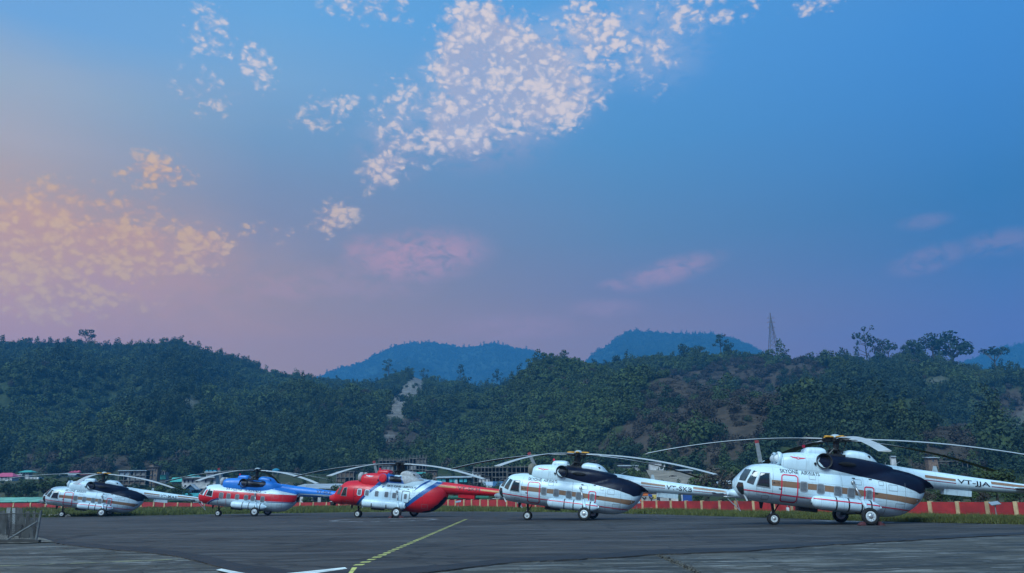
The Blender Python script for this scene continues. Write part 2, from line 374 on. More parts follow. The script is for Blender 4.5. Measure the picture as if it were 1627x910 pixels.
ASPH = ground_mat('asphalt', 'asphalt'); CONC = ground_mat('weathered concrete', 'concrete')
bound = [(-700, 846), (-300, 850), (0, 851), (59, 855), (87, 861.5), (110, 866), (180, 873), (230, 877), (280, 883), (320, 892), (355, 902), (400, 914), (470, 925), (560, 925), (650, 912), (740, 901.5), (814, 893), (880, 890),
         (960, 886), (1039, 880.5), (1110, 878), (1189, 875), (1250, 870), (1314, 865.5), (1380, 861.5), (1450, 858), (1540, 853), (1627, 849), (1900, 846), (2400, 846)]
near = []
for a, b in zip(bound[:-1], bound[1:]):
    for k in range(6):
        t = k / 6; j = 0 if k == 0 else random.uniform(-.5, .5)
        near.append(gp(a[0] + (b[0] - a[0]) * t, a[1] + (b[1] - a[1]) * t + j, 0))
near.append(gp(*bound[-1], 0))
# concrete pavement, 3 cm below the asphalt that is laid over it
cl = [Vector((p.x * (1 + 1.2 / p.length), p.y * (1 + 1.2 / p.length), -.03)) for p in near]
mobj('concrete_pavement', [(-60, -14, -.03)] + [(60, -14, -.03)] + cl[::-1], [tuple(range(len(cl) + 2))], CONC)['kind'] = 'structure'
# asphalt as a sheet between the two outlines, matched by photograph column
edgecol = np.linspace(-650, 2350, 220)
ea = [gp(x, float(edge_y(x)), 0) for x in edgecol]
bm = bmesh.new()
loop = [bm.verts.new(p) for p in near] + [bm.verts.new(p) for p in reversed(ea)]
bm.faces.new(loop)
ret = bmesh.ops.triangulate(bm, faces=bm.faces[:])
ext = [e for e in bm.edges if e.is_boundary]
r2 = bmesh.ops.extrude_edge_only(bm, edges=ext)
for v in [g for g in r2['geom'] if isinstance(g, bmesh.types.BMVert)]: v.co.z = -.05
bmesh.ops.recalc_face_normals(bm, faces=bm.faces[:])
me = bpy.data.meshes.new('asphalt_apron'); bm.to_mesh(me); bm.free(); me.materials.append(ASPH)
link(bpy.data.objects.new('asphalt_apron', me))['kind'] = 'structure'
# fresher, darker tar along the edge of the asphalt
TAR = mat('edge tar', (.0125, .012, .013), .7, var=.3, scale=1.2)
tV = []; tn = [p for p in near if -25 < p.x < 40 and p.y > 12]
for k, p in enumerate(tn):
    w_ = 1.0 + .55 * noise.noise((p.x * .35, p.y * .35, 4)) + (.9 if p.x < -3 else .1)
    o_ = Vector((p.x, p.y, 0)).normalized()
    tV += [(p.x + o_.x * .02, p.y + o_.y * .02, .003), (p.x + o_.x * w_ * 1.5, p.y + o_.y * w_ * 1.5, .003)]
mobj('tar_edge', tV, [(2 * k, 2 * k + 2, 2 * k + 3, 2 * k + 1) for k in range(len(tn) - 1)], TAR)['kind'] = 'structure'

# grass verge between the apron and the wall
def grass_mat():
    m = bpy.data.materials.new('verge grass'); m.use_nodes = True
    T = NT(m.node_tree); b = T.n['Principled BSDF']
    pos = T.new('ShaderNodeNewGeometry').outputs['Position']
    a = T.noise(T.mapping(pos, scale=(.5, 1, 1)), .22, 5, .6); f = T.noise(pos, 3, 5, .7)
    c = T.mix(T.smooth(a, .35, .65), (.065, .098, .020, 1), (.150, .155, .040, 1))
    c = T.mix(T.smooth(f, .4, .7, 0, .55), c, (.045, .075, .018, 1))
    c = T.mix(T.smooth(a, .66, .74, 0, .5), c, (.16, .135, .075, 1))
    T.link(c, b.inputs['Base Color']); b.inputs['Roughness'].default_value = .95; b.inputs['Specular IOR Level'].default_value = .15
    return m
GRASS = grass_mat()
rows = []
def wbase(x): return at(x, float(wall_base(x)), float(wall_Y(x)))
for k, s in enumerate([-.06, 0.0, .02, .2, .4, .6, .8, 1.0, 1.03]):
    r = []
    for x in XS:
        e = gp(x, float(edge_y(x)), 0); w = wbase(x)
        p = e.lerp(w, s)
        if s <= 0: p.z = -.04
        elif s == .02: p.z = .03
        else: p.z += .10 * noise.noise((p.x * .12, p.y * .12, 3.1)) * (1 if s < 1 else 0) + .04
        r.append(p)
    rows.append(r)
strip('grass_verge', rows, GRASS)
VERGE = rows
# rising ground behind the wall, up to the foot of the hills
def town_pt(x, s):
    w = wbase(x) ; f = at(x, float(foot_y(x)), float(foot_Y(x)))
    Y = w.y + (f.y - w.y) * s
    z = w.z + (f.z - w.z) * (s ** 1.15)
    return Vector((tcol(x) * Y, Y, z))
rows = [[town_pt(x, s) + Vector((0, 0, -.05 if s == 0 else 0)) for x in XS] for s in np.linspace(0, 1, 14)]
def scrub_mat():
    m = bpy.data.materials.new('scrub ground'); m.use_nodes = True
    T = NT(m.node_tree); b = T.n['Principled BSDF']
    pos = T.new('ShaderNodeNewGeometry').outputs['Position']
    a = T.noise(pos, .05, 5, .6); f = T.noise(pos, .8, 5, .7)
    c = T.mix(T.smooth(a, .35, .65), (.030, .046, .016, 1), (.085, .075, .042, 1))
    c = T.mix(T.smooth(f, .4, .7, 0, .6), c, (.022, .034, .014, 1))
    T.link(c, b.inputs['Base Color']); b.inputs['Roughness'].default_value = .95; b.inputs['Specular IOR Level'].default_value = .1
    return m
SCRUB = scrub_mat()
strip('town_ground', rows, SCRUB)
def on_town(x, y):
    """point of the rising ground that shows at photograph pixel (x, y)"""
    lo, hi = 0.0, 1.0
    for _ in range(30):
        s = (lo + hi) / 2
        if proj([town_pt(x, s)])[1][0] > y: lo = s
        else: hi = s
    return town_pt(x, (lo + hi) / 2)

# ------------------------------------------------------------------ hills
ridge_y = IP([(-700, 560), (-300, 548), (0, 546), (40, 545), (95, 543), (130, 551), (180, 545), (215, 547), (250, 540), (285, 548), (300, 556), (345, 564), (375, 572), (400, 587), (450, 595), (500, 600), (560, 608), (598, 604),
              (615, 594), (640, 588), (662, 596), (680, 606), (720, 606), (760, 614), (800, 608), (830, 593), (870, 575), (900, 569), (935, 578), (960, 577), (1000, 569), (1040, 563), (1090, 562), (1140, 556), (1200, 553), (1260, 559),
              (1330, 556), (1400, 567), (1440, 563), (1480, 556), (1540, 570), (1580, 582), (1627, 588), (1800, 584), (2400, 600)])
ridge_Y = IP([(-700, 900), (450, 880), (600, 900), (700, 860), (800, 780), (1000, 690), (1200, 650), (2400, 640)])
def in_poly(px, py, poly):
    px = np.asarray(px); py = np.asarray(py); ins = np.zeros(px.shape, bool); n = len(poly)
    for i in range(n):
        x0, y0 = poly[i]; x1, y1 = poly[(i + 1) % n]
        c = ((y0 > py) != (y1 > py)) & (px < (x1 - x0) * (py - y0) / ((y1 - y0) or 1e-9) + x0)
        ins ^= c
    return ins
SCARS = [[(656, 598), (679, 599), (674, 622), (660, 640), (646, 662), (624, 668), (614, 655), (622, 636), (640, 615)], [(613, 690), (628, 685), (625, 705), (614, 722), (608, 702)],
         [(556, 664), (580, 670), (572, 676)], [(272, 620), (292, 640), (300, 652), (322, 640), (304, 630)], [(200, 692), (228, 680), (242, 690), (222, 698)],
         [(1606, 664), (1640, 640), (1660, 700), (1627, 718), (1610, 702), (1600, 680)], [(1525, 608), (1544, 602), (1552, 614), (1536, 620)], [(1465, 604), (1500, 596), (1512, 612), (1480, 620)]]
BROWN = [[(1035, 600), (1080, 590), (1140, 572), (1200, 562), (1240, 600), (1262, 650), (1225, 690), (1205, 735), (1100, 745), (950, 748), (925, 725), (1000, 665), (1030, 640)],
         [(1220, 572), (1300, 562), (1330, 578), (1300, 610), (1240, 600)], [(1455, 690), (1500, 668), (1540, 690), (1580, 740), (1480, 760), (1440, 745)],
         [(630, 668), (660, 660), (696, 685), (680, 720), (600, 735), (600, 690)], [(1570, 640), (1610, 610), (1640, 640), (1600, 700), (1575, 690)], [(120, 720), (330, 735), (420, 728), (430, 750), (60, 752), (0, 735), (60, 715)]]
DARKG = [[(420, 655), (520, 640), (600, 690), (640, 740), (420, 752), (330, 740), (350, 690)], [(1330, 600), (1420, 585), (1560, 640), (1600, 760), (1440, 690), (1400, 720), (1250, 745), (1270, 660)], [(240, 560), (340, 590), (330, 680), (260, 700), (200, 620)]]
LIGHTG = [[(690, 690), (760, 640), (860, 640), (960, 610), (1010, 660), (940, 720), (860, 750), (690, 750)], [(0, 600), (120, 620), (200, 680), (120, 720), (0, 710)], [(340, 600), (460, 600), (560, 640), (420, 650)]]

def hill_noise(X, Y, seed, A=20.0, L=150.0):
    out = np.zeros(X.shape)
    for idx in np.ndindex(X.shape):
        p = Vector((X[idx] / L, Y[idx] / L, seed))
        out[idx] = noise.fractal(p, 0.9, 2.1, 4) + .8 * (abs(noise.noise(p * 1.7)) - .25)
    return out * A
def hill_mat():
    m = bpy.data.materials.new('forest floor'); m.use_nodes = True
    T = NT(m.node_tree); b = T.n['Principled BSDF']
    pos = T.new('ShaderNodeNewGeometry').outputs['Position']
    a = T.noise(pos, .02, 5, .6); f = T.noise(pos, .25, 5, .7)
    c = T.mix(T.smooth(f, .35, .7), (.026, .044, .018, 1), (.052, .066, .026, 1))
    at_ = T.new('ShaderNodeAttribute', attribute_name='brown'); c = T.mix(at_.outputs['Fac'], c, T.mix(T.smooth(f, .3, .7), (.040, .033, .024, 1), (.080, .062, .047, 1)))
    a2 = T.new('ShaderNodeAttribute', attribute_name='scar')
    sf = T.noise(T.mapping(pos, scale=(1, 1, .3)), .35, 5, .7)
    sp2 = T.noise(T.mapping(pos, rot=(0, 0, .5), scale=(1, .4, .5)), .16, 5, .7)
    c = T.mix(T.math('MULTIPLY', a2.outputs['Fac'], T.smooth(sp2, .22, .40, .55, 1.0)), c, T.mix(T.smooth(sf, .3, .7), (.10, .088, .072, 1), (.24, .225, .205, 1)))
    T.link(c, b.inputs['Base Color']); b.inputs['Roughness'].default_value = .95; b.inputs['Specular IOR Level'].default_value = .1
    return m
HILLM = hill_mat()
def grid_obj(name, X, Y, Z, m, attrs=None):
    nr, nc = X.shape
    V = np.stack([X, Y, Z], -1).reshape(-1, 3)
    i = np.arange(nr * nc).reshape(nr, nc)
    F = np.stack([i[:-1, :-1], i[:-1, 1:], i[1:, 1:], i[1:, :-1]], -1).reshape(-1, 4)
    me = bpy.data.meshes.new(name); me.from_pydata(V.tolist(), [], F.tolist()); me.materials.append(m)
    me.polygons.foreach_set('use_smooth', [True] * len(me.polygons))
    for k, a in (attrs or {}).items():
        at_ = me.attributes.new(k, 'FLOAT', 'POINT'); at_.data.foreach_set('value', a.reshape(-1).astype(np.float32))
    me.update(); o = bpy.data.objects.new(name, me); link(o); o['kind'] = 'structure'; return o
NR = 64
hx = np.arange(-700, 2401, 7.0)
S = np.concatenate([[-.04], np.linspace(0, 1, NR), [1.06, 1.15, 1.35]])[:, None]
fY = foot_Y(hx)[None, :]; rY = ridge_Y(hx)[None, :]
ridge_drop = IP([(0, 7), (450, 8), (600, 6), (800, 9), (1000, 13), (1300, 17), (1627, 14)])
rzv = np.array([at(x, float(ridge_y(x) + ridge_drop(x)), float(ridge_Y(x))).z for x in hx])[None, :]
fzv = np.array([at(x, float(foot_y(x)), float(foot_Y(x))).z for x in hx])[None, :]
HY = fY + (rY - fY) * S; HX = tcol(hx)[None, :] * HY
prof = np.where(S <= 1, np.clip(S, 0, 1) ** 1.05, 1 - (S - 1) * 1.7)
HZ = fzv + (rzv - fzv) * prof - np.where(S < 0, 3, 0)
env = np.clip(np.sin(np.pi * np.clip(S, 0, 1)), 0, 1) ** .8
hn = hill_noise(HX, HY, 1.3, 24, 140) * env
sp_ = np.zeros(HX.shape)
for idx in np.ndindex(HX.shape):
    tx_ = HX[idx] + .35 * (HY[idx] - 400) + 45 * noise.noise((HX[idx] / 190, HY[idx] / 190, 4.4))
    sp_[idx] = (1 - 2.6 * abs(noise.noise((tx_ / 115, HY[idx] / 900, 11.0)))) * 17 + (1 - 2.6 * abs(noise.noise((tx_ / 48, HY[idx] / 500, 2.0)))) * 5
hn = hn + sp_ * env
HZ = HZ + np.where(hn > 0, hn * np.clip(1.25 - S * 1.25, 0, 1) ** .7, hn)
hpx, hpy = proj(np.stack([HX, HY, HZ], -1).reshape(-1, 3))
def msk(polys, px, py):
    o = np.zeros(px.shape)
    for p in polys: o = np.maximum(o, in_poly(px, py, p))
    return o
jit = np.random.normal(0, 2.5, hpx.shape), np.random.normal(0, 2.5, hpx.shape)
def soft(polys, r, n=14): return sum(msk(polys, hpx + np.random.normal(0, r), hpy + np.random.normal(0, r * .7)) for _ in range(n)) / n
grid_obj('hill', HX, HY, HZ, HILLM, {'scar': np.maximum(.95 * soft(SCARS[:2], 2.2), .45 * soft(SCARS[2:], 3.0)), 'brown': msk(BROWN, hpx + jit[0], hpy + jit[1])})
# nearer dark spur in front of the left hill
sx = np.arange(270, 671, 6.0)
spur_y = IP([(270, 735), (300, 712), (340, 690), (380, 672), (430, 660), (480, 657), (520, 657), (560, 672), (600, 698), (640, 730), (670, 748)])
SY0, SY1 = 335.0, 520.0
s2 = np.concatenate([[-.05], np.linspace(0, 1, 24), [1.1, 1.3, 1.6]])[:, None]
SY = SY0 + (SY1 - SY0) * s2 + 0 * sx[None, :]; SX = tcol(sx)[None, :] * SY
z0 = np.array([at(x, 756, SY0).z for x in sx])[None, :]; z1 = np.array([at(x, float(spur_y(x)), SY1).z for x in sx])[None, :]
SZ = z0 + (z1 - z0) * np.where(s2 <= 1, np.clip(s2, 0, 1) ** .8, 1 - (s2 - 1) * 1.5) + hill_noise(SX, SY, 7.7, 9, 70) * np.clip(np.sin(np.pi * np.clip(s2, 0, 1)), 0, 1)
grid_obj('hill_spur', SX, SY, SZ, HILLM, {'scar': SX * 0, 'brown': SX * 0})

# far blue mountains
MTNM = mat('far forest', (.030, .050, .030), .95, var=.3, scale=.01, spec=.05)
MTNS = []
def mountain(tab, Y, depth, seed):
    x = np.arange(tab[0][0], tab[-1][0] + 1, 1.5); ty = IP(tab)
    yy = np.array([float(ty(v)) for v in x])
    g = np.exp(-np.linspace(-2, 2, 25) ** 2); yy = np.convolve(np.pad(yy, 12, 'edge'), g / g.sum(), 'valid')
    for k, v in enumerate(x): yy[k] += 3.2 * noise.noise((v * .028, seed, 4)) + 1.6 * noise.noise((v * .09, seed, 0)) + 1.1 * noise.noise((v * .35, seed, 2)) - 2.2 * max(0, noise.noise((v * .17, seed, 9)) - .1)
    s = np.concatenate([np.linspace(0, 1, 26), [1.1, 1.4]])[:, None]
    YY = Y - depth + depth * s + 0 * x[None, :]; XX = tcol(x)[None, :] * YY
    z1 = np.array([at(v, w, Y).z for v, w in zip(x, yy)])[None, :]
    ZZ = -6 + (z1 + 6) * np.where(s <= 1, s ** 1.1, 1 - (s - 1) * 1.2)
    nn = hill_noise(XX, YY, seed, 150, 420) * np.clip(np.sin(np.pi * np.clip(s, 0, 1)), 0, 1)
    grid_obj('mountain', XX, YY, np.maximum(ZZ + nn, -6), MTNM); MTNS.append((XX, YY, np.maximum(ZZ + nn, -6)))
mountain([(380, 640), (480, 604), (520, 590), (560, 576), (600, 558), (622, 548), (680, 544), (740, 553), (770, 547), (790, 546), (850, 561), (880, 570), (940, 600), (1000, 640)], 3600, 1500, 3.3)
mountain([(860, 650), (930, 580), (945, 566), (965, 552), (990, 535), (1010, 525), (1040, 527), (1090, 531), (1150, 529), (1185, 540), (1212, 552), (1240, 568), (1290, 590), (1380, 630)], 3300, 1400, 5.1)
mountain([(1480, 640), (1540, 584), (1575, 570), (1600, 559), (1627, 553), (1700, 540), (1800, 545), (1950, 580), (2050, 640)], 3300, 1400, 8.4)

# ------------------------------------------------------------------ vegetation
def leafmat(name, c0, c1, c2):
    m = bpy.data.materials.new(name); m.use_nodes = True
    T = NT(m.node_tree); b = T.n['Principled BSDF']
    oi = T.new('ShaderNodeObjectInfo').outputs['Random']
    pos = T.new('ShaderNodeNewGeometry').outputs['Position']
    c = T.ramp(oi, [(0, c0 + (1,)), (.55, c1 + (1,)), (1, c2 + (1,))], 'LINEAR')
    f = T.noise(pos, .012, 3, .5); c = T.mix(T.smooth(f, .35, .65, 0, .5), c, tuple(x * .62 for x in c1) + (1,))
    g = T.noise(pos, 1.3, 2, .5); c = T.mix(T.smooth(g, .45, .7, 0, .3), c, tuple(x * 1.15 for x in c2) + (1,))
    T.link(c, b.inputs['Base Color']); b.inputs['Roughness'].default_value = .8; b.inputs['Specular IOR Level'].default_value = .2
    return m
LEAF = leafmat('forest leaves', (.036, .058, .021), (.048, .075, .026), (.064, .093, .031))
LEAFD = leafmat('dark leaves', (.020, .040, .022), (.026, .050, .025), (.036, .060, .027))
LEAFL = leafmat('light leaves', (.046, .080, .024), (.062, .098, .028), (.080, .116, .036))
LEAFB = leafmat('dry brush', (.044, .038, .027), (.060, .050, .037), (.080, .065, .049))
BARK = mat('bark', (.075, .062, .050), .9, var=.3)
PALEBARK = mat('pale bark', (.22, .19, .17), .9, var=.2)
rng = np.random.RandomState(11)
def leaf_cloud(centres, radii, n, size, squash=.85, up=.35, rngs=rng):
    """many small leaf-clump faces spread through the crown's clumps"""
    C = np.asarray(centres, float); Rr = np.asarray(radii, float)
    w = Rr ** 2 / (Rr ** 2).sum(); k = rngs.choice(len(C), n, p=w)
    d = rngs.normal(size=(n, 3)); d /= np.linalg.norm(d, axis=1)[:, None]
    rad = Rr[k] * rngs.uniform(.55, 1.08, n) ** .6
    P = C[k] + d * rad[:, None] * np.array([1, 1, squash])
    nr = d + rngs.normal(scale=.55, size=(n, 3)); nr[:, 2] += up; nr /= np.linalg.norm(nr, axis=1)[:, None]
    t = np.cross(nr, rngs.normal(size=(n, 3))); t /= np.linalg.norm(t, axis=1)[:, None] + 1e-9
    b = np.cross(nr, t); s = size * rngs.uniform(.6, 1.35, n)[:, None]
    V = np.stack([P - t * s - b * s * .55, P + t * s * .2 - b * s * .8, P + t * s + b * s * .35, P - t * s * .25 + b * s * .8], 1).reshape(-1, 3)
    F = np.arange(4 * n).reshape(n, 4)
    return V, F
def raw_mesh(name, V, F, m):
    me = bpy.data.meshes.new(name); me.from_pydata(np.asarray(V).tolist(), [], np.asarray(F).tolist()); me.materials.append(m); me.update(); return me
def unit_crown(seed, kind):
    r = np.random.RandomState(seed)
    if kind == 'round':
        n = 7; c = [(0, 0, .9)] + [(.5 * math.cos(a), .5 * math.sin(a), r.uniform(.45, 1.15)) for a in r.uniform(0, 6.28, n)]
        rad = [.62] + list(r.uniform(.32, .52, n)); nf = 480; sz = .088
    elif kind == 'tall':
        c = [(r.uniform(-.2, .2), r.uniform(-.2, .2), z) for z in np.linspace(.4, 2.2, 7)]; rad = list(np.linspace(.62, .25, 7)); nf = 460; sz = .082
    elif kind == 'bamboo':
        c = [(.55 * math.cos(a) * k, .55 * math.sin(a) * k, .5 + .9 * k) for a in r.uniform(0, 6.28, 7) for k in (.4, .9)]; rad = [.28, .22] * 7; nf = 430; sz = .082
    else:
        c = [(r.uniform(-.6, .6), r.uniform(-.6, .6), r.uniform(.1, .4)) for _ in range(6)]; rad = list(r.uniform(.2, .4, 6)); nf = 200; sz = .07
    return leaf_cloud(c, rad, nf, sz, rngs=r)
protos = bpy.data.collections.new('foliage_prototypes')
PK = []
for kind, m, cnt in (('round', LEAF, 4), ('tall', LEAF, 2), ('round', LEAFD, 3), ('tall', LEAFD, 1), ('round', LEAFL, 2), ('bamboo', LEAFL, 2), ('brush', LEAFB, 2), ('round', LEAFB, 2)):
    for k in range(cnt):
        V, F = unit_crown(100 + len(PK), kind)
        o = bpy.data.objects.new('crown_%02d' % len(PK), raw_mesh('crown', V, F, m)); protos.objects.link(o); PK.append((kind, m.name))
IDX = {'mid': [0, 1, 2, 3, 4, 5], 'dark': [6, 7, 8, 9], 'light': [10, 11, 12, 13], 'brush': [14, 15], 'dry': [16, 17]}
def gn_scatter(name, P, scl, idx, coll, kind='stuff', lean=.12):
    me = bpy.data.meshes.new(name); me.from_pydata(np.asarray(P).tolist(), [], [])
    a = me.attributes.new('scl', 'FLOAT_VECTOR', 'POINT'); a.data.foreach_set('vector', np.asarray(scl, np.float32).reshape(-1))
    rot = np.stack([np.random.uniform(-lean, lean, len(P)), np.random.uniform(-lean, lean, len(P)), np.random.uniform(0, 6.28, len(P))], -1)
    a = me.attributes.new('rot', 'FLOAT_VECTOR', 'POINT'); a.data.foreach_set('vector', rot.astype(np.float32).reshape(-1))
    a = me.attributes.new('idx', 'INT', 'POINT'); a.data.foreach_set('value', np.asarray(idx, np.int32))
    o = link(bpy.data.objects.new(name, me)); o['kind'] = kind
    ng = bpy.data.node_groups.new(name + '_nodes', 'GeometryNodeTree')
    ng.interface.new_socket('Geometry', in_out='INPUT', socket_type='NodeSocketGeometry'); ng.interface.new_socket('Geometry', in_out='OUTPUT', socket_type='NodeSocketGeometry')
    N = ng.nodes; gi = N.new('NodeGroupInput'); go = N.new('NodeGroupOutput')
    ci = N.new('GeometryNodeCollectionInfo'); ci.inputs['Collection'].default_value = coll
    ci.inputs['Separate Children'].default_value = True; ci.inputs['Reset Children'].default_value = True
    ip = N.new('GeometryNodeInstanceOnPoints'); ip.inputs['Pick Instance'].default_value = True
    def attr(n, t):
        x = N.new('GeometryNodeInputNamedAttribute'); x.data_type = t; x.inputs['Name'].default_value = n
        return [s for s in x.outputs if s.enabled and s.name == 'Attribute'][0]
    L = ng.links
    L.new(gi.outputs[0], ip.inputs['Points']); L.new(ci.outputs[0], ip.inputs['Instance']); L.new(attr('idx', 'INT'), ip.inputs['Instance Index'])
    e2r = N.new('FunctionNodeEulerToRotation'); L.new(attr('rot', 'FLOAT_VECTOR'), e2r.inputs[0]); L.new(e2r.outputs[0], ip.inputs['Rotation'])
    L.new(attr('scl', 'FLOAT_VECTOR'), ip.inputs['Scale']); L.new(ip.outputs[0], go.inputs[0])
    md = o.modifiers.new('scatter', 'NODES'); md.node_group = ng
    return o
# forest points: jittered over the hill grid
def hill_sample(n, GX, GY, GZ, r0, r1):
    nr, nc = GX.shape
    i = np.random.uniform(r0, r1, n); j = np.random.uniform(0, nc - 1.001, n)
    i0 = i.astype(int); j0 = j.astype(int); fi = i - i0; fj = j - j0
    def bl(G): return G[i0, j0] * (1 - fi) * (1 - fj) + G[i0 + 1, j0] * fi * (1 - fj) + G[i0, j0 + 1] * (1 - fi) * fj + G[i0 + 1, j0 + 1] * fi * fj
    return np.stack([bl(GX), bl(GY), bl(GZ)], -1)
def forest(name, GX, GY, GZ, r0, r1, n, smin, smax, dark=0):
    P = hill_sample(n, GX, GY, GZ, r0, r1)
    keep = np.random.uniform(size=n) < np.clip(P[:, 1] / P[:, 1].max(), 0, 1)   # even density by area
    keep &= np.abs(P[:, 0] / P[:, 1]) < .92
    P = P[keep]; px, py = proj(P)
    u = np.random.uniform(size=len(P)); jx = np.random.normal(0, 6, len(P)); jy = np.random.normal(0, 4, len(P))
    scar = msk(SCARS, px, py) > 0; brown = msk(BROWN, px + jx, py + jy) > 0
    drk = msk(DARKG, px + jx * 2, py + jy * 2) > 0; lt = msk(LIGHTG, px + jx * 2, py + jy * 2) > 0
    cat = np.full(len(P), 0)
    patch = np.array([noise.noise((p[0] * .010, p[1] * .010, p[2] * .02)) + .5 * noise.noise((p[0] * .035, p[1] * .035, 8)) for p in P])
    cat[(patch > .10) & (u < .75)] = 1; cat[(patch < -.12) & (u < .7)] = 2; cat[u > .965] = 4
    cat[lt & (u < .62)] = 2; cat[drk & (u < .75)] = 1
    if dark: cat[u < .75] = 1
    cat[brown] = np.where(u[brown] < .62, 3, np.where(u[brown] < .90, 4, np.where(u[brown] < .96, 0, 1)))
    ok = ~(scar & (np.random.uniform(size=len(P)) > .04)) & ~(brown & (np.random.uniform(size=len(P)) < .15))
    P = P[ok]; cat = cat[ok]
    sets = [IDX['mid'], IDX['dark'], IDX['light'], IDX['brush'], IDX['dry']]
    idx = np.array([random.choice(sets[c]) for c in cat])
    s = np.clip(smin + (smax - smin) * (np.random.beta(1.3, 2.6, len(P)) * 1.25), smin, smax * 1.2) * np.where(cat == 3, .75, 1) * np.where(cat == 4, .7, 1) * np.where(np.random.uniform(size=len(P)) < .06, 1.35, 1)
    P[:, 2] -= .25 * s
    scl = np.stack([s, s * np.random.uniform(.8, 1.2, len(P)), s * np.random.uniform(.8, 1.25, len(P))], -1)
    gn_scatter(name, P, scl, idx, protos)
forest('forest', HX, HY, HZ, 1.0, NR + .6, 70000, 1.6, 6.0)
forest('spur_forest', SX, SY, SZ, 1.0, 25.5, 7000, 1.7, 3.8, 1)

for (GX, GY, GZ) in MTNS:
    P = hill_sample(9000, GX, GY, GZ, 12, 25.6); s = np.random.uniform(4, 11, len(P)); P[:, 2] -= 3.5
    gn_scatter('mountain_forest', P, np.stack([s, s, s * np.random.uniform(.7, 1.1, len(P))], -1), np.random.choice(IDX['dark'] + IDX['mid'], len(P)), protos)

# ---- single trees
def tree_proto(seed, kind):
    """returns (trunk mesh, crown mesh) at unit height"""
    r = np.random.RandomState(seed); mb = MB()
    bark = BARK
    if kind == 'umbrella':
        bark = PALEBARK
        mb.tube((0, 0, -.05), (.01, 0, .55), .022, .016, 7)
        tips = []
        for a in np.linspace(0, 6.28, 8)[:-1]:
            t = (.26 * math.cos(a), .26 * math.sin(a), r.uniform(.72, .9)); mb.tube((.01, 0, r.uniform(.42, .58)), t, .012, .004, 5); tips.append(t)
        tips.append((0, 0, .92)); rad = list(r.uniform(.10, .16, len(tips))); n, sz = 420, .030
    elif kind == 'sparse':
        mb.tube((0, 0, -.05), (.01, .01, .62), .020, .012, 7); mb.tube((.01, .01, .62), (.0, 0, .95), .012, .004, 6)
        tips = []
        for k in range(13):
            z = r.uniform(.32, .85); a = r.uniform(0, 6.28); l = r.uniform(.16, .30) * (1.15 - .5 * z)
            t = (l * math.cos(a), l * math.sin(a), z + r.uniform(.06, .16)); mb.tube((.005, .005, z), t, .008, .003, 5); tips.append(t)
        tips.append((0, 0, .96)); rad = list(r.uniform(.045, .10, len(tips))); n, sz = 330, .024
    elif kind == 'broad':
        mb.tube((0, 0, -.05), (.02, 0, .38), .036, .026, 8)
        tips = []
        for k in range(9):
            a = k * .75 + r.uniform(-.2, .2); l = r.uniform(.2, .36); z = r.uniform(.50, .78)
            t = (l * math.cos(a), l * math.sin(a), z); mb.tube((.02, 0, r.uniform(.25, .38)), t, .018, .006, 6); tips.append(t)
        tips += [(.05, 0, .85), (-.1, .08, .82)]; rad = list(r.uniform(.13, .20, len(tips))); n, sz = 620, .034
    else:                                            # dense round crown down to low
        mb.tube((0, 0, -.05), (0, 0, .45), .035, .022, 8)
        tips = [(0, 0, .68)]
        for k in range(10):
            a = r.uniform(0, 6.28); l = r.uniform(.15, .30); z = r.uniform(.28, .82)
            t = (l * math.cos(a), l * math.sin(a), z); mb.tube((0, 0, z * .5), t, .012, .004, 5); tips.append(t)
        rad = [.28] + list(r.uniform(.14, .22, 10)); n, sz = 800, .036
    me = bpy.data.meshes.new('trunk'); me.from_pydata([tuple(v) for v in mb.V], [], mb.F); me.materials.append(bark); me.update()
    V, F = leaf_cloud(tips, rad, n, sz, rngs=r)
    return me, V, F
TP = {}
def tree(name, x, ybase, ytop, Y, kind, leaf, label, group=None, width=1.0, seed=0, z=None, cat='tree'):
    key = (kind, leaf.name, seed)
    if key not in TP:
        tm, V, F = tree_proto(seed + 31, kind); TP[key] = (tm, raw_mesh('crown', V, F, leaf))
    tm, cm = TP[key]
    b = at(x, ybase, Y); t = at(x, ytop, Y); h = t.z - b.z
    o = empty(name, b); o.scale = (h * width, h * width, h); o.rotation_euler = (0, 0, (x * 13.7) % 6.28)
    tag(o, label, cat, group)
    link(bpy.data.objects.new('trunk', tm), o); link(bpy.data.objects.new('crown', cm), o)
    return o
def rt(x, ytop, kind, leaf, label, width=1.0, seed=0, extra=14, name='tree'):
    """tree standing on the main ridge line"""
    return tree(name, x, float(ridge_y(x)) + extra, ytop, float(ridge_Y(x)) * .985, kind, leaf, label, 'single trees on the skyline', width, seed)
rt(135, 523, 'umbrella', LEAFD, 'flat-topped tree with a pale trunk alone on the left hilltop', 1.0, 0, 8)
rt(44, 536, 'umbrella', LEAFD, 'small dark round tree on the skyline at the far left edge', .9, 1, 8)
rt(103, 534, 'dense', LEAFD, 'low dark bushy tree just left of the flat-topped hilltop tree', .9, 0, 12)
rt(278, 536, 'dense', LEAFD, 'dark rounded tree at the highest crest of the left hill', 1.1, 1, 14)
rt(386, 565, 'sparse', LEAFD, 'thin tree on the left hill slope upper of a close pair', 1.0, 1, 10)
rt(407, 571, 'dense', LEAFD, 'slim dark tree on the slope where the left hill drops to the saddle', .6, 2, 10)
rt(617, 570, 'sparse', PALEBARK and LEAF, 'tall gappy tree just left of the bare landslide knoll', 1.1, 2, 12)
rt(673, 585, 'sparse', LEAF, 'feathery small tree right above the grey landslide scar', 1.3, 3, 8)
rt(731, 580, 'sparse', LEAFD, 'narrow pointed tree against the blue mountain right of the landslide', .7, 4, 10)
rt(790, 587, 'sparse', LEAFD, 'thin tree with bare lower trunk against the foot of the blue mountain', .9, 5, 12)
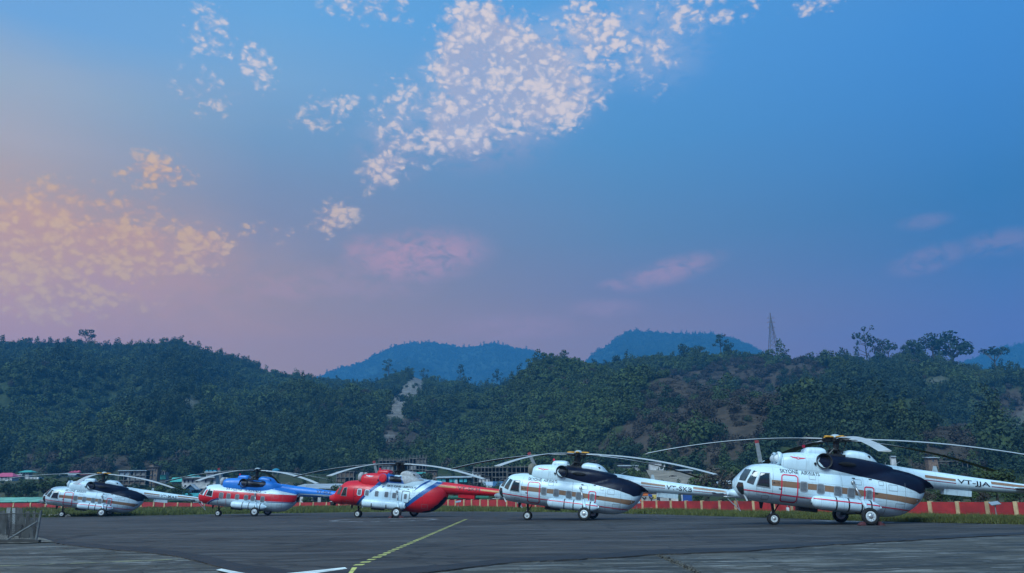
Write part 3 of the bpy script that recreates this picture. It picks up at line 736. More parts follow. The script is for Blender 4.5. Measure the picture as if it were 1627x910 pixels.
rt(842, 578, 'dense', LEAF, 'bushy tree where the right hill begins to climb', 1.0, 2, 12)
rt(897, 556, 'sparse', LEAF, 'feathery bamboo-like tree on the first top of the right hill', 1.3, 6, 12)
rt(980, 563, 'dense', LEAFD, 'dark tree on the ridge below the tall blue mountain', 1.0, 3, 12)
rt(1087, 544, 'dense', LEAFD, 'round dark tree on the ridge under the end of the blue mountain', .9, 4, 14)
rt(1112, 549, 'umbrella', LEAF, 'dome-shaped light green tree between two dark ridge trees', 1.2, 2, 12)
rt(1146, 531, 'sparse', LEAFD, 'bare-branched round tree left of the lattice pylon', 1.15, 7, 14)
rt(1158, 543, 'dense', LEAFD, 'dense dark tree touching the bare-branched one left of the pylon', .9, 5, 12)
rt(1380, 519, 'sparse', LEAFD, 'tallest lone tree with layered open branches right of the pylon', .85, 8, 26)
rt(1400, 537, 'sparse', LEAFB, 'thin half-bare tree beside the tallest lone tree', .8, 9, 14)
rt(1414, 539, 'umbrella', LEAFD, 'open rounded tree between the tallest lone tree and the broad pair', .9, 3, 20)
rt(1440, 545, 'dense', LEAFD, 'small dark tree at the left foot of the broad-crowned pair', .9, 0, 10)
rt(1455, 536, 'dense', LEAFD, 'dark tree under the left side of the broad-crowned pair', .9, 6, 14)
rt(1484, 528, 'broad', LEAFD, 'left tree of the broad-crowned pair on the right hilltop', 1.1, 0, 12)
rt(1515, 524, 'broad', LEAFD, 'right and larger tree of the broad-crowned pair on the hilltop', 1.15, 1, 24)
rt(1584, 551, 'umbrella', LEAFD, 'spreading open tree by itself near the right edge of the skyline', 1.3, 4, 12)

# ------------------------------------------------------------------ helicopters
def pchip(xs, ys, xq):
    xs = np.asarray(xs, float); ys = np.asarray(ys, float); h = np.diff(xs); d = np.diff(ys) / h
    m = np.zeros(len(xs)); m[0] = d[0]; m[-1] = d[-1]
    for i in range(1, len(xs) - 1):
        if d[i - 1] * d[i] > 0:
            w1 = 2 * h[i] + h[i - 1]; w2 = h[i] + 2 * h[i - 1]; m[i] = (w1 + w2) / (w1 / d[i - 1] + w2 / d[i])
    k = np.clip(np.searchsorted(xs, xq) - 1, 0, len(h) - 1); t = (xq - xs[k]) / h[k]
    return ((1 + 2 * t) * (1 - t) ** 2 * ys[k] + t * (1 - t) ** 2 * h[k] * m[k] + t * t * (3 - 2 * t) * ys[k + 1] + t * t * (t - 1) * h[k] * m[k + 1])
def loft(tab, expo=2.4, nring=40, nst=64, y0=0.0, extra=()):
    tab = sorted(tab); us = np.array([r[0] for r in tab])
    q = np.unique(np.concatenate([np.linspace(us[0], us[-1], nst), us]))
    B = pchip(us, [r[1] for r in tab], q); T = pchip(us, [r[2] for r in tab], q); Hw = pchip(us, [r[3] for r in tab], q)
    V = []; 
    for u, b, t, hw in zip(q, B, T, Hw):
        c = (b + t) / 2; hh = (t - b) / 2
        for i in range(nring):
            a = 2 * math.pi * i / nring; ca, sa = math.cos(a), math.sin(a)
            V.append((u, y0 + hw * math.copysign(abs(ca) ** (2 / expo), ca), c + hh * math.copysign(abs(sa) ** (2 / expo), sa)))
    F = []
    for k in range(len(q) - 1):
        for i in range(nring):
            F.append((k * nring + i, k * nring + (i + 1) % nring, (k + 1) * nring + (i + 1) % nring, (k + 1) * nring + i))
    F += [tuple(range(nring)), tuple(range((len(q) - 1) * nring, len(q) * nring))[::-1]]
    return V, F
HULL = [(6.47, 1.28, 1.50, .05), (6.42, 1.10, 1.66, .30), (6.25, .88, 1.86, .62), (6.0, .76, 2.14, .84), (5.75, .69, 2.39, .99), (5.5, .66, 2.53, 1.09), (5.2, .64, 2.60, 1.16), (4.8, .62, 2.66, 1.21), (4.2, .60, 2.69, 1.25),
        (3, .58, 2.70, 1.25), (1.5, .53, 2.70, 1.25), (0, .50, 2.70, 1.25), (-.6, .49, 2.78, 1.25), (-1.2, .49, 2.9, 1.23), (-1.7, .53, 2.95, 1.19), (-2.2, .65, 2.93, 1.08), (-2.6, .86, 2.88, .95), (-3.0, 1.18, 2.8, .78),
        (-3.3, 1.52, 2.72, .56), (-3.5, 1.88, 2.6, .3), (-3.58, 2.12, 2.45, .08)]
HULL_DOLPHIN = [(7.08, 1.02, 1.16, .04), (7.0, .86, 1.22, .22), (6.8, .72, 1.30, .42), (6.5, .62, 1.46, .62), (6.25, .58, 1.84, .78), (6.0, .56, 2.12, .9), (5.75, .55, 2.36, 1.0)] + [r for r in HULL if r[0] < 5.6]
HULL_DOLPHIN = [(u, (b if u > 5.6 else b - .03), t, h) for u, b, t, h in HULL_DOLPHIN]
BOOM = [(-.3, 2.45, 3.0, .35), (-1.0, 2.2, 3.18, .55), (-1.6, 2.15, 3.22, .58), (-3, 2.13, 3.15, .53), (-4.2, 2.17, 3.10, .47), (-5.7, 2.25, 3.02, .40), (-7.4, 2.33, 2.95, .34), (-9, 2.40, 2.90, .28), (-10.6, 2.42, 2.88, .22)]
COWL = [(4.10, 2.50, 3.08, .72), (4.02, 2.35, 3.20, .88), (3.7, 2.12, 3.33, .97), (2.9, 2.0, 3.43, 1.0), (2.2, 1.98, 3.47, 1.02), (1.0, 1.98, 3.43, 1.02), (.2, 2.0, 3.43, .99), (-.5, 2.1, 3.37, .90), (-1.3, 2.3, 3.24, .70), (-1.9, 2.45, 3.12, .45)]
HUMP = [(2.80, 3.3, 3.45, .44), (2.72, 3.2, 3.66, .56), (2.55, 3.2, 3.74, .60), (1.95, 3.2, 3.78, .62), (1.75, 3.2, 3.74, .58), (1.62, 3.3, 3.5, .45)]
KOK = [(.78, 3.25, 3.48, .40), (.62, 3.2, 3.70, .52), (.3, 3.1, 3.80, .58), (-.3, 3.0, 3.78, .58), (-.65, 2.9, 3.66, .52), (-.95, 2.8, 3.42, .42), (-1.15, 2.8, 3.22, .28)]
TANK = [(2.72, .84, .98, .05), (2.66, .70, 1.12, .20), (2.5, .60, 1.20, .29), (2.2, .57, 1.23, .33), (.0, .57, 1.23, .33), (-.3, .60, 1.20, .30), (-.62, .72, 1.10, .18), (-.8, .86, .98, .05)]
TANK_LONG = [(3.46, .70, 1.12, .10), (3.36, .62, 1.24, .24), (3.1, .58, 1.28, .32), (0.3, .58, 1.30, .34), (-.1, .62, 1.28, .30), (-.34, .75, 1.15, .12)]

def rr(u0, u1, w0, w1, r=.08, n=4):
    P = []
    for cu, cw, a0 in ((u1 - r, w1 - r, 0), (u0 + r, w1 - r, 90), (u0 + r, w0 + r, 180), (u1 - r, w0 + r, 270)):
        for k in range(n + 1):
            a = R(a0 + 90 * k / n); P.append((cu + r * math.cos(a), cw + r * math.sin(a)))
    return P
def tri_mesh(polys):
    """polygons in (u, w) -> triangulated bmesh in the y = 0 plane"""
    bm = bmesh.new()
    for p in polys:
        vs = [bm.verts.new((u, 0, w)) for u, w in p]
        try: bm.faces.new(vs)
        except ValueError: pass
    bmesh.ops.triangulate(bm, faces=bm.faces[:])
    return bm
def wrap(bm, tree, cell, off, dirv=(0, -1, 0), ystart=4.0, origin_y=0.0, maxlen=4.5):
    """cut flat artwork to a grid and lay it on the skin"""
    us = [v.co.x for v in bm.verts]; ws = [v.co.z for v in bm.verts]
    for ax, lo, hi in ((0, min(us), max(us)), (2, min(ws), max(ws))):
        no = Vector((1, 0, 0)) if ax == 0 else Vector((0, 0, 1))
        k = math.ceil(lo / cell + 1e-6)
        while k * cell < hi - 1e-6:
            co = no * (k * cell)
            bmesh.ops.bisect_plane(bm, geom=bm.verts[:] + bm.edges[:] + bm.faces[:], plane_co=co, plane_no=no, dist=1e-5)
            k += 1
    d = Vector(dirv).normalized(); bad = []
    for v in bm.verts:
        p = Vector((v.co.x, origin_y, v.co.z)); o = p - d * ((ystart - origin_y) / -d.y)
        loc = None
        for e in ((3.7e-4, 2.9e-4), (-5.3e-4, 4.1e-4), (2.3e-4, -6.7e-4), (-1.1e-3, -9e-4)):   # guard against slipping through an edge
            l2, n2, i2, d2 = tree.ray_cast(o + Vector((e[0], 0, e[1])), d)
            if l2 is not None and (loc is None or l2.dot(d) < loc.dot(d) - 1e-3): loc, nrm = l2, n2
        if loc is None: bad.append(v)
        else:
            if nrm.dot(d) > 0: nrm = -nrm
            v.co = loc + nrm * off
    bmesh.ops.delete(bm, geom=bad, context='VERTS')
    long_ = [f for f in bm.faces if max(e.calc_length() for e in f.edges) > cell * maxlen]
    if long_: bmesh.ops.delete(bm, geom=long_, context='FACES')
    bmesh.ops.recalc_face_normals(bm, faces=bm.faces[:])
    for f in bm.faces:
        f.smooth = True
        if f.normal.dot(d) > 0: f.normal_flip()
def decal(name, polys, tree, m, parent, off=.006, cell=.12, **kw):
    bm = tri_mesh(polys); wrap(bm, tree, cell, off, **kw)
    me = bpy.data.meshes.new(name); bm.to_mesh(me); bm.free(); me.materials.append(m)
    return link(bpy.data.objects.new(name, me), parent)
def stroke_polys(pts, width, closed=False):
    P = [Vector((p[0], p[1])) for p in pts]
    if closed: P = P + [P[0]]
    Q = []
    n = len(P)
    L = []; Rr = []
    for i in range(n):
        a = P[i - 1] if i > 0 else (P[-2] if closed else P[i]); b = P[i + 1] if i < n - 1 else (P[1] if closed else P[i])
        t = (b - a).normalized(); nn = Vector((-t.y, t.x)) * width / 2
        L.append(P[i] + nn); Rr.append(P[i] - nn)
    for i in range(n - 1): Q.append([tuple(L[i]), tuple(L[i + 1]), tuple(Rr[i + 1]), tuple(Rr[i])])
    return Q
def stroke(name, pts, width, tree, m, parent, closed=False, off=.009, cell=.15, **kw):
    return decal(name, stroke_polys(pts, width, closed), tree, m, parent, off, cell, **kw)
_tx = {}
def text_polys(s, bold=.014):
    if s in _tx: return _tx[s]
    cu = bpy.data.curves.new('lettering', 'FONT'); cu.body = s; cu.offset = bold; cu.resolution_u = 3; cu.fill_mode = 'FRONT'
    o = bpy.data.objects.new('lettering_tmp', cu); COL.objects.link(o)
    dg = bpy.context.evaluated_depsgraph_get(); me = o.evaluated_get(dg).to_mesh()
    V = [v.co.copy() for v in me.vertices]; F = [tuple(p.vertices) for p in me.polygons]
    o.evaluated_get(dg).to_mesh_clear(); bpy.data.objects.remove(o); bpy.data.curves.remove(cu)
    x0 = min(v.x for v in V); x1 = max(v.x for v in V); y0 = min(v.y for v in V); y1 = max(v.y for v in V)
    _tx[s] = ([((v.x - x0) / (x1 - x0), (v.y - y0) / (y1 - y0)) for v in V], F)
    return _tx[s]
def text_bm(s, fn):
    V, F = text_polys(s); bm = bmesh.new(); vs = []
    for a, b in V:
        u, w = fn(a, b); vs.append(bm.verts.new((u, 0, w)))
    for f in F:
        try: bm.faces.new([vs[i] for i in f])
        except ValueError: pass
    bmesh.ops.triangulate(bm, faces=bm.faces[:])
    return bm
def lettering(s, u0, u1, w0, w1, tree, m, parent, slope=0.0, name='lettering'):
    bm = text_bm(s, lambda a, b: (u0 + (u1 - u0) * a, w0 + (w1 - w0) * b + slope * a))
    wrap(bm, tree, .25, .012)
    me = bpy.data.meshes.new(name); bm.to_mesh(me); bm.free(); me.materials.append(m)
    return link(bpy.data.objects.new(name, me), parent)

def airline(a, b, u0, u1, w0, w1, tree, root, slope=0.0, k=.455):
    d = u1 - u0
    lettering(a, u0, u0 + d * k, w0, w1, tree, BLACKP, root, slope * k)
    lettering(b, u0 + d * (k + .075), u1, w0 + slope * (k + .075), w1 + slope * (k + .075), tree, BLACKP, root, slope * (1 - k - .075))
def blade_mesh():
    V = []; F = []; I = []
    rs = np.concatenate([[.75, 1.2, 1.7, 2.0, 2.2], np.linspace(2.7, 10.65, 18)])
    for k, r in enumerate(rs):
        ch = .17 if r < 1.8 else (.34 if r < 2.1 else .54); th = .12 if r < 1.8 else .065
        dz = -.0116 * max(0, r - .5) ** 2 + .02; tw = R(7 - .45 * r)
        for (c, t) in ((.25, 0), (.12, .5), (-.2, .42), (-.75, 0), (-.2, -.42), (.12, -.5)):
            y = c * ch; z = t * th
            V.append((r, y * math.cos(tw) - z * math.sin(tw), dz + y * math.sin(tw) + z * math.cos(tw)))
    for k in range(len(rs) - 1):
        for i in range(6):
            F.append((k * 6 + i, k * 6 + (i + 1) % 6, (k + 1) * 6 + (i + 1) % 6, (k + 1) * 6 + i)); I.append(0 if i in (0, 1, 2) else 1)
    F += [tuple(range(6))[::-1], tuple(range((len(rs) - 1) * 6, len(rs) * 6))]; I += [1, 0]
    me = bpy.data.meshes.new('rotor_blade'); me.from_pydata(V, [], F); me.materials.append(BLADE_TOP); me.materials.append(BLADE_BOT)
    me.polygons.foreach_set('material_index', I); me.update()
    bm = bmesh.new(); bm.from_mesh(me); bmesh.ops.recalc_face_normals(bm, faces=bm.faces[:])
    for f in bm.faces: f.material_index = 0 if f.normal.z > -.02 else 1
    bm.to_mesh(me); bm.free()
    return me
BLADE = blade_mesh()
def wheel(name, c, rad, wid, parent):
    """wheel > tyre, rim"""
    w = MB(); w.lathe([(-wid * .38, rad * .60), (-wid * .44, rad * .52), (-wid * .40, rad * .30), (wid * .40, rad * .30), (wid * .44, rad * .52), (wid * .38, rad * .60)], 20, 'Y', c, 0)
    for s in (1, -1):
        w.lathe([(s * wid * .39, rad * .30), (s * wid * .45, rad * .22), (s * wid * .52, rad * .16), (s * wid * .56, .02)], 14, 'Y', c, 1)
        for k in range(8):
            a = k * math.pi / 4; p = Vector(c) + Vector((rad * .38 * math.cos(a), s * wid * .37, rad * .38 * math.sin(a)))
            w.tube(p, p + Vector((0, s * .03, 0)), rad * .05, None, 6, 1)
    o = w.build(name, [RIM, STEEL], parent, False)
    t = MB(); t.lathe([(-wid * .36, rad * .58), (-wid * .47, rad * .66), (-wid * .50, rad * .80), (-wid * .40, rad * .94), (-wid * .2, rad), (wid * .2, rad), (wid * .40, rad * .94), (wid * .50, rad * .80), (wid * .47, rad * .66), (wid * .36, rad * .58)], 26, 'Y', c)
    t.build('tyre', RUBBER, o, True)
    return o

def helicopter(cfg):
    hx_, hy_, yaw = cfg['pos']; p = R(cfg.get('pitch', 6.3))
    root = empty('helicopter'); tag(root, cfg['label'], 'helicopter', 'parked helicopters on the apron')
    X = Vector((-math.cos(yaw) * math.cos(p), math.sin(yaw) * math.cos(p), math.sin(p))); Y = Vector((-math.sin(yaw), -math.cos(yaw), 0)); Z = X.cross(Y)
    Mx = Matrix((X, Y, Z)).transposed().to_4x4(); Mx.translation = (hx_, hy_, 0.0); root.matrix_world = Mx
    # paint scheme measured at 6.3 deg, turned to this machine's own stance
    dq = R(6.3) - p
    def A(P): return [(u - dq * w, w + dq * u) for u, w in P]
    kind = cfg['kind']; dol = kind == 'H'
    hullm, boomm, cowlm = cfg['hull'], cfg['boom'], cfg['cowl']
    geoms = {}
    def body(name, tab, m, expo=2.4, y0=0, nst=64, nring=40):
        V, F = loft(tab, expo, nring, nst, y0); geoms.setdefault(name, []).append((V, F)); return mobj(name, V, F, m, root, True)
    hull = body('fuselage', HULL_DOLPHIN if dol else HULL, hullm, nst=90, nring=48)
    boom = body('tail_boom', BOOM, boomm, 2.0, nst=40)
    def recolour(o, polys, m):                # colours masked on the skin itself where a joint is hidden
        o.data.materials.append(m); n_ = len(o.data.materials) - 1
        for f in o.data.polygons:
            c = f.center
            if any(in_poly([c.x], [c.z], P)[0] for P in polys): f.material_index = n_
    if dol:
        recolour(hull, [A([(7.4, -.5), (4.42, -.3), (4.22, .58), (3.36, 1.51), (2.60, 2.35), (2.2, 2.85), (3.0, 3.0), (7.4, 2.8)]), A([(.24, .0), (.24, .55), (-.40, 1.06), (-1.33, 1.86), (-2.25, 2.68), (-3.0, 3.3), (-3.9, 3.2), (-3.9, .2)])], REDP)
        recolour(hull, [A([(-1.5, .2), (-1.6, .60), (-2.35, .88), (-2.95, 1.42), (-3.38, 2.0), (-4, 2.1), (-4, .2)])], NAVY)
        recolour(boom, [A([(0, 2), (-1.8, 2.1), (-2.25, 2.66), (-2.95, 3.24), (-2.9, 3.5), (0, 3.5)])], WHITE)
    cowl = body('engine_cowling', COWL, cowlm, 3.0)
    if kind == 'E': recolour(hull, [[(-3.36, 1), (-3.36, 2.6), (-4, 2.6), (-4, 1)]], NAVY); recolour(hull, [[(-.1, 2.74), (-.1, 3.2), (-3.3, 3.2), (-3.3, 2.6), (-1.5, 2.74)]], BLUE)
    if kind in 'JSM': recolour(cowl, [[(1.98, 2.76), (1.98, 3.6), (-2, 3.6), (-2, 2.9), (-1, 2.76)]], NAVY)
    if dol: recolour(cowl, [[(2.05, 2.70), (2.05, 3.6), (0, 3.6), (0, 2.70)]], DBLUE2); recolour(cowl, [[(2.45, 1.5), (2.2, 2.70), (0, 2.70), (0, 3.6), (-3, 3.6), (-3, 1.5)]], WHITE)
    hump = body('fan_housing', HUMP, cfg.get('hump', cowlm), 3.0, nst=24)
    kok = body('gearbox_fairing', KOK, cfg.get('kok', WHITE), 2.6, nst=30)
    tk = TANK_LONG if dol else TANK
    tank = body('fuel_tank', tk, WHITE, 2.2, 1.42, 40, 28)
    body('fuel_tank', tk, WHITE, 2.2, -1.42, 40, 28)
    def bvh(names):
        V = []; F = []
        for n in names:
            for (v, f) in geoms[n][:1]:
                k = len(V); V += v; F += [tuple(i + k for i in g) for g in f]
        return BVHTree.FromPolygons([Vector(v) for v in V], F, epsilon=1e-6)
    ALL = bvh(['fuselage', 'tail_boom', 'engine_cowling', 'fan_housing', 'gearbox_fairing', 'fuel_tank'])
    SKIN = bvh(['fuselage', 'tail_boom', 'engine_cowling', 'fan_housing', 'gearbox_fairing'])
    HB = bvh(['fuselage'])
    # --- upper deck, mast, hub, blades
    mb = MB(); mb.box((.7, -.55, 3.30), (1.75, .55, 3.50)); mb.build('mast_deck', DARKM, root)
    hubc = Vector((1.05, 0, 4.28)); rm = Matrix.Translation(hubc) @ Matrix.Rotation(R(3.6), 4, 'Y') @ Matrix.Diagonal((1, 1, 1, 1))
    mb = MB(); mb.tube(rm @ Vector((0, 0, -.95)), rm @ Vector((0, 0, .1)), .15, .13, 12); mb.lathe([(-.62, .34), (-.56, .40), (-.50, .34)], 16, 'Z', hubc)
    for k in range(5):
        a = 2 * math.pi * k / 5 + .3; c, s = math.cos(a), math.sin(a)
        mb.tube(rm @ Vector((.36 * c, .36 * s, -.55)), rm @ Vector((.55 * c, .55 * s, -.02)), .028, None, 6)
        mb.tube(rm @ Vector((.30 * c, .30 * s, -.85)), rm @ Vector((.34 * c, .34 * s, -.5)), .03, None, 6)
    for s in (-1, 1): mb.tube((1.5, .3 * s, 3.45), (1.2, .25 * s, 3.8), .05, None, 6); mb.tube((.8, .3 * s, 3.45), (1.0, .2 * s, 3.75), .04, None, 6)
    mb.build('rotor_mast', DARKM, root)
    mb = MB(); mb.lathe([(-.10, .16), (-.08, .30), (.08, .30), (.11, .16)], 20, 'Z')
    phis = [R(az) - (math.pi - yaw) for az in cfg['az']]
    for ph in phis:
        c, s = math.cos(ph), math.sin(ph)
        mb.tube((.2 * c, .2 * s, 0), (.80 * c, .80 * s, .0), .10, .085, 8)
        q = Matrix.Rotation(ph, 4, 'Z')
        mb.box((.42, .10, -.09), (.66, .20, .11), 0, q); mb.tube(q @ Vector((.62, -.16, -.02)), q @ Vector((.30, -.26, .0)), .035, None, 6)
    h = mb.build('rotor_hub', DARKM, root); h.matrix_local = rm
    mb = MB()
    for k in range(5):
        a = phis[k] + .32; q = Matrix.Rotation(a, 4, 'Z')
        mb.lathe([(.12, .05), (.16, .10), (.5, .10), (.74, .085), (.80, .03)], 10, 'X')
        n = 50; V = mb.V[-n:]; mb.V[-n:] = [tuple(q @ Vector((v[0], v[1] * 1.5, v[2] * .62 + .15))) for v in V]
    h = mb.build('hub_damper', YELLOW if cfg['hub'] == 'yellow' else DARKM, root, True); h.matrix_local = rm
    mb = MB(); mb.lathe([(.10, .30), (.16, .31), (.24, .25), (.30, .14), (.32, .03)], 18, 'Z')
    h = mb.build('hub_cap', CAPM if cfg['hub'] != 'black' else DARKM, root, True); h.matrix_local = rm
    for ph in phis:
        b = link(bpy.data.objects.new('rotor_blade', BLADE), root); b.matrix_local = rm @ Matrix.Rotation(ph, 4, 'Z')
    # --- engine intakes
    for s in (1, -1):
        c = Vector((4.02, .46 * s, 2.98))
        mb = MB()
        if cfg['intake'] == 'dome':
            mb.lathe([(0, .30), (.10, .36), (.20, .36), (.26, .31), (.22, .27), (.10, .25)], 20, 'X', c, 0)
            o = mb.build('intake_ring', WHITE, root, True)
            d = MB(); d.lathe([(.05, .24), (.16, .235), (.28, .19), (.36, .11), (.39, .02)], 18, 'X', c); d.build('dust_guard', RIM, root, True)
        else:
            mb.lathe([(0, .38), (.12, .42), (.26, .40), (.36, .30), (.40, .12), (.41, .02)], 16, 'X', c)
            mb.build('intake_cover', {'canvas': CLOTH, 'olive': CLOTHD}[cfg['intake']], root, True)
    # --- exhausts
    for s in (1, -1):
        c = Vector((1.93, .80 * s, 3.02)); ax = Vector((.10, s, .06)).normalized()
        q = ax.to_track_quat('Y', 'Z').to_matrix().to_4x4(); q.translation = c
        mb = MB(); mb.lathe([(-.1, .40), (.30, .41), (.36, .40), (.35, .365), (.05, .33)], 24, 'Y')
        o = mb.build('exhaust_pipe', DARKM if not cfg.get('exh_col') else cfg['exh_col'], root, True); o.matrix_local = q
        mb = MB(); mb.lathe([(.12, .335), (.13, .33), (.135, .02)], 24, 'Y')
        if cfg.get('exh_cover'): mb = MB(); mb.lathe([(.28, .37), (.38, .37), (.44, .30), (.46, .02)], 20, 'Y')
        o = mb.build('exhaust_cover' if cfg.get('exh_cover') else 'exhaust_opening', cfg.get('exh_cover') or HOLE, root); o.matrix_local = q
    mb = MB(); mb.lathe([(.30, .01), (.42, .07), (.70, .10), (1.0, .09), (1.22, .02)], 12, 'X', (0, 1.04, 2.98)); mb.V = [(v[0], v[1], (v[2] - 2.98) * 1.1 + 2.98) for v in mb.V]
    mb.build('side_scoop', HOLE, root, True)
    mb = MB(); mb.lathe([(-.03, .085), (.03, .085), (.035, .01)], 12, 'Y', (-.52, .50, 3.50)); mb.build('vent_hole', HOLE, root)
    mb = MB(); mb.lathe([(-.03, .06), (.05, .06), (.055, .01)], 10, 'Y', (2.42, 1.05, 2.86)); mb.build('vent_hole', HOLE, root)
    mb = MB(); mb.box((2.68, -.06, 3.72), (2.80, .06, 3.86)); mb.build('red_beacon', LINE_RED, root)
    # --- tail pylon, stabiliser, tail rotor, bumper
    V = []; F = []
    for (z, u0, u1, th) in ((2.55, -9.3, -10.75, .20), (2.95, -9.75, -10.95, .19), (3.6, -10.35, -11.35, .15), (4.3, -10.85, -11.72, .12), (4.9, -11.20, -11.95, .09), (5.0, -11.35, -11.9, .05)):
        for (f, t) in ((0, 0), (.15, 1), (.5, .9), (1, .12)):
            V.append((u0 + (u1 - u0) * f, t * th, z))
        for (f, t) in ((.5, -.9), (.15, -1)): V.append((u0 + (u1 - u0) * f, t * th, z))
    for k in range(5):
        for i in range(6): F.append((k * 6 + i, k * 6 + (i + 1) % 6, (k + 1) * 6 + (i + 1) % 6, (k + 1) * 6 + i))
    F += [tuple(range(6))[::-1], tuple(range(30, 36))]
    mobj('tail_pylon', V, F, boomm, root, True)
    for s in (1, -1):
        V = []; F = []
        for (y, u0, u1, z) in ((.22, -8.05, -8.85, 2.64), (1.35, -8.25, -8.80, 2.64)):
            for f, t in ((0, 0), (.3, .05), (1, 0), (.3, -.05)): V.append((u0 + (u1 - u0) * f, y * s, z + t))
        F = [(0, 1, 5, 4), (1, 2, 6, 5), (2, 3, 7, 6), (3, 0, 4, 7), (4, 5, 6, 7)]
        mobj('stabiliser', V, F, cfg.get('stab', WHITE), root)
    tc = Vector((-11.22, .42, 4.42))
    mb = MB(); mb.tube((-11.22, .05, 4.42), tc + Vector((0, .12, 0)), .10, .08, 10); mb.lathe([(-.05, .16), (.05, .16)], 12, 'Y', tc); mb.build('tail_rotor_hub', DARKM, root)
    for k in range(3):
        a = R(cfg.get('tail_az', 80) + 120 * k); q = Matrix.Translation(tc) @ Matrix.Rotation(-a, 4, 'Y')
        mb = MB(); mb.box((.15, -.03, -.06), (.45, .03, .06), 2); mb.box((.45, -.022, -.13), (1.70, .022, .13), 0); mb.box((1.70, -.022, -.13), (1.92, .022, .13), 1)
        o = mb.build('tail_rotor_blade', [K('tail blade grey', (.16, .19, .21), .5), K('blade tip red', (.22, .02, .03), .6), DARKM], root); o.matrix_local = q
    mb = MB()
    for s in (1, -1): mb.tube((-9.6, .10 * s, 2.42), (-9.95, 0, 1.62), .03, None, 6)
    mb.tube((-9.0, 0, 2.42), (-9.98, 0, 1.60), .035, None, 6); mb.build('tail_bumper', STEEL, root)
    mb = MB(); mb.box((-5.9, -.24, 1.97), (-4.5, .24, 2.26)); mb.V = [(x, y * (1 if z > 2.1 else .8), z + (.0 if -5.5 < x < -4.9 else 0)) for x, y, z in mb.V]
    if kind != 'E': mb.build('doppler_box', boomm if dol else WHITE, root)
    mb = MB(); mb.add([(-3.98, -.02, 3.02), (-4.32, -.02, 3.02), (-4.22, -.01, 3.40), (-4.06, -.01, 3.40), (-3.98, .02, 3.02), (-4.32, .02, 3.02), (-4.22, .01, 3.40), (-4.06, .01, 3.40)],
                    [(0, 1, 2, 3), (7, 6, 5, 4), (0, 4, 5, 1), (1, 5, 6, 2), (2, 6, 7, 3), (3, 7, 4, 0)])
    mb.build('boom_antenna', CAPM, root)
    mb = MB(); mb.tube((-1.9, 0, 3.18), (-2.35, 0, 3.46), .018, .008, 5); mb.build('whip_antenna', STEEL, root)
    mb = MB(); mb.tube((-1.55, .05, 3.18), (-1.55, .05, 3.34), .02, None, 5); mb.build('rod_antenna', STEEL, root)
    mb = MB(); mb.box((3.05, -.3, .38), (2.05, .3, .60)); mb.build('belly_box', DARKM, root)
    mb = MB(); mb.add([(5.05, .02, .68), (4.80, .02, .66), (4.86, .01, .30), (4.98, .01, .30), (5.05, -.02, .68), (4.80, -.02, .66), (4.86, -.01, .30), (4.98, -.01, .30)], [(0, 1, 2, 3), (7, 6, 5, 4), (0, 4, 5, 1), (1, 5, 6, 2), (2, 6, 7, 3), (3, 7, 4, 0)])
    mb.build('belly_antenna', DARKM, root)
    if not dol:
        V, F = loft([(6.78, .92, 1.00, .03), (6.72, .84, 1.06, .14), (6.55, .76, 1.14, .24), (6.3, .70, 1.18, .30), (6.0, .70, 1.1, .28)], 2.2, 20, 14)
        mobj('radome', V, F, cfg.get('radome', WHITE), root, True)
        mb = MB(); mb.tube((5.78, .55, .62), (6.0, .60, .98), .05, .04, 8); mb.build('landing_light', RIM, root)
    else:
        mb = MB(); mb.lathe([(.60, .12), (.62, .24), (.85, .26), (.95, .20), (1.0, .05)], 14, 'Z', (6.62, .15, -.20)); mb.box((6.40, -.1, .55), (6.75, .42, .90)); mb.build('nose_sensor', DARKM, root)
    for y in (.35, -.35):
        mb = MB(); mb.tube((6.30, y, .80), (6.82, y * 1.3, .72), .018, .012, 6); mb.build('pitot_tube', STEEL, root)
    # --- landing gear
    nz = 4.26 * math.sin(p) * -1; nu = 4.26 * math.cos(p)
    ax_n = Vector((nu + .30 * math.sin(p), 0, nz + .30 * math.cos(p)))
    mb = MB(); mb.tube((4.36, 0, .68), ax_n + Vector((0, 0, .28)), .085, .075, 10); mb.tube(ax_n + Vector((.0, 0, .30)), ax_n, .05, None, 8, 1)
    mb.tube(ax_n + Vector((0, -.22, 0)), ax_n + Vector((0, .22, 0)), .04, None, 8); mb.tube((4.0, 0, .62), ax_n + Vector((-.02, 0, .32)), .035, None, 6)
    mb.tube(ax_n + Vector((.10, 0, .36)), ax_n + Vector((.16, 0, .16)), .03, None, 6, 1)
    mb.build('nose_gear_strut', [DARKM, STEEL], root)
    for s in (1, -1): wheel('nose_wheel', ax_n + Vector((0, .16 * s, 0)), .30, .19, root)
    for s in (1, -1):
        ac = Vector((.43 * math.sin(p), 2.25 * s, .43 * math.cos(p)))
        mb = MB()
        top = Vector((.55, 1.26 * s, 2.06)); bot = ac + Vector((-.05, -.28 * s, .16))
        mid = top.lerp(bot, .52)
        mb.tube(top, mid, .050, .055, 10, 1); mb.tube(mid, bot, .10, .10, 12, 0); mb.lathe([(-.02, .10), (.02, .10)], 10, 'Y', top, 1)
        mb.build('shock_strut', [WHITE, STEEL], root, True)
        mb = MB(); mb.tube(ac + Vector((0, -.05 * s, 0)), (.35, 1.05 * s, .58), .055, .05, 8); mb.tube(ac + Vector((0, -.12 * s, .02)), (-.35, 1.0 * s, .55), .05, .045, 8)
        mb.tube(ac + Vector((.1, -.5 * s, .06)), ac + Vector((-.1, -.52 * s, .05)), .03, None, 6); mb.build('axle_arm', DARKM, root)
        wheel('main_wheel', ac, .43, .27, root)
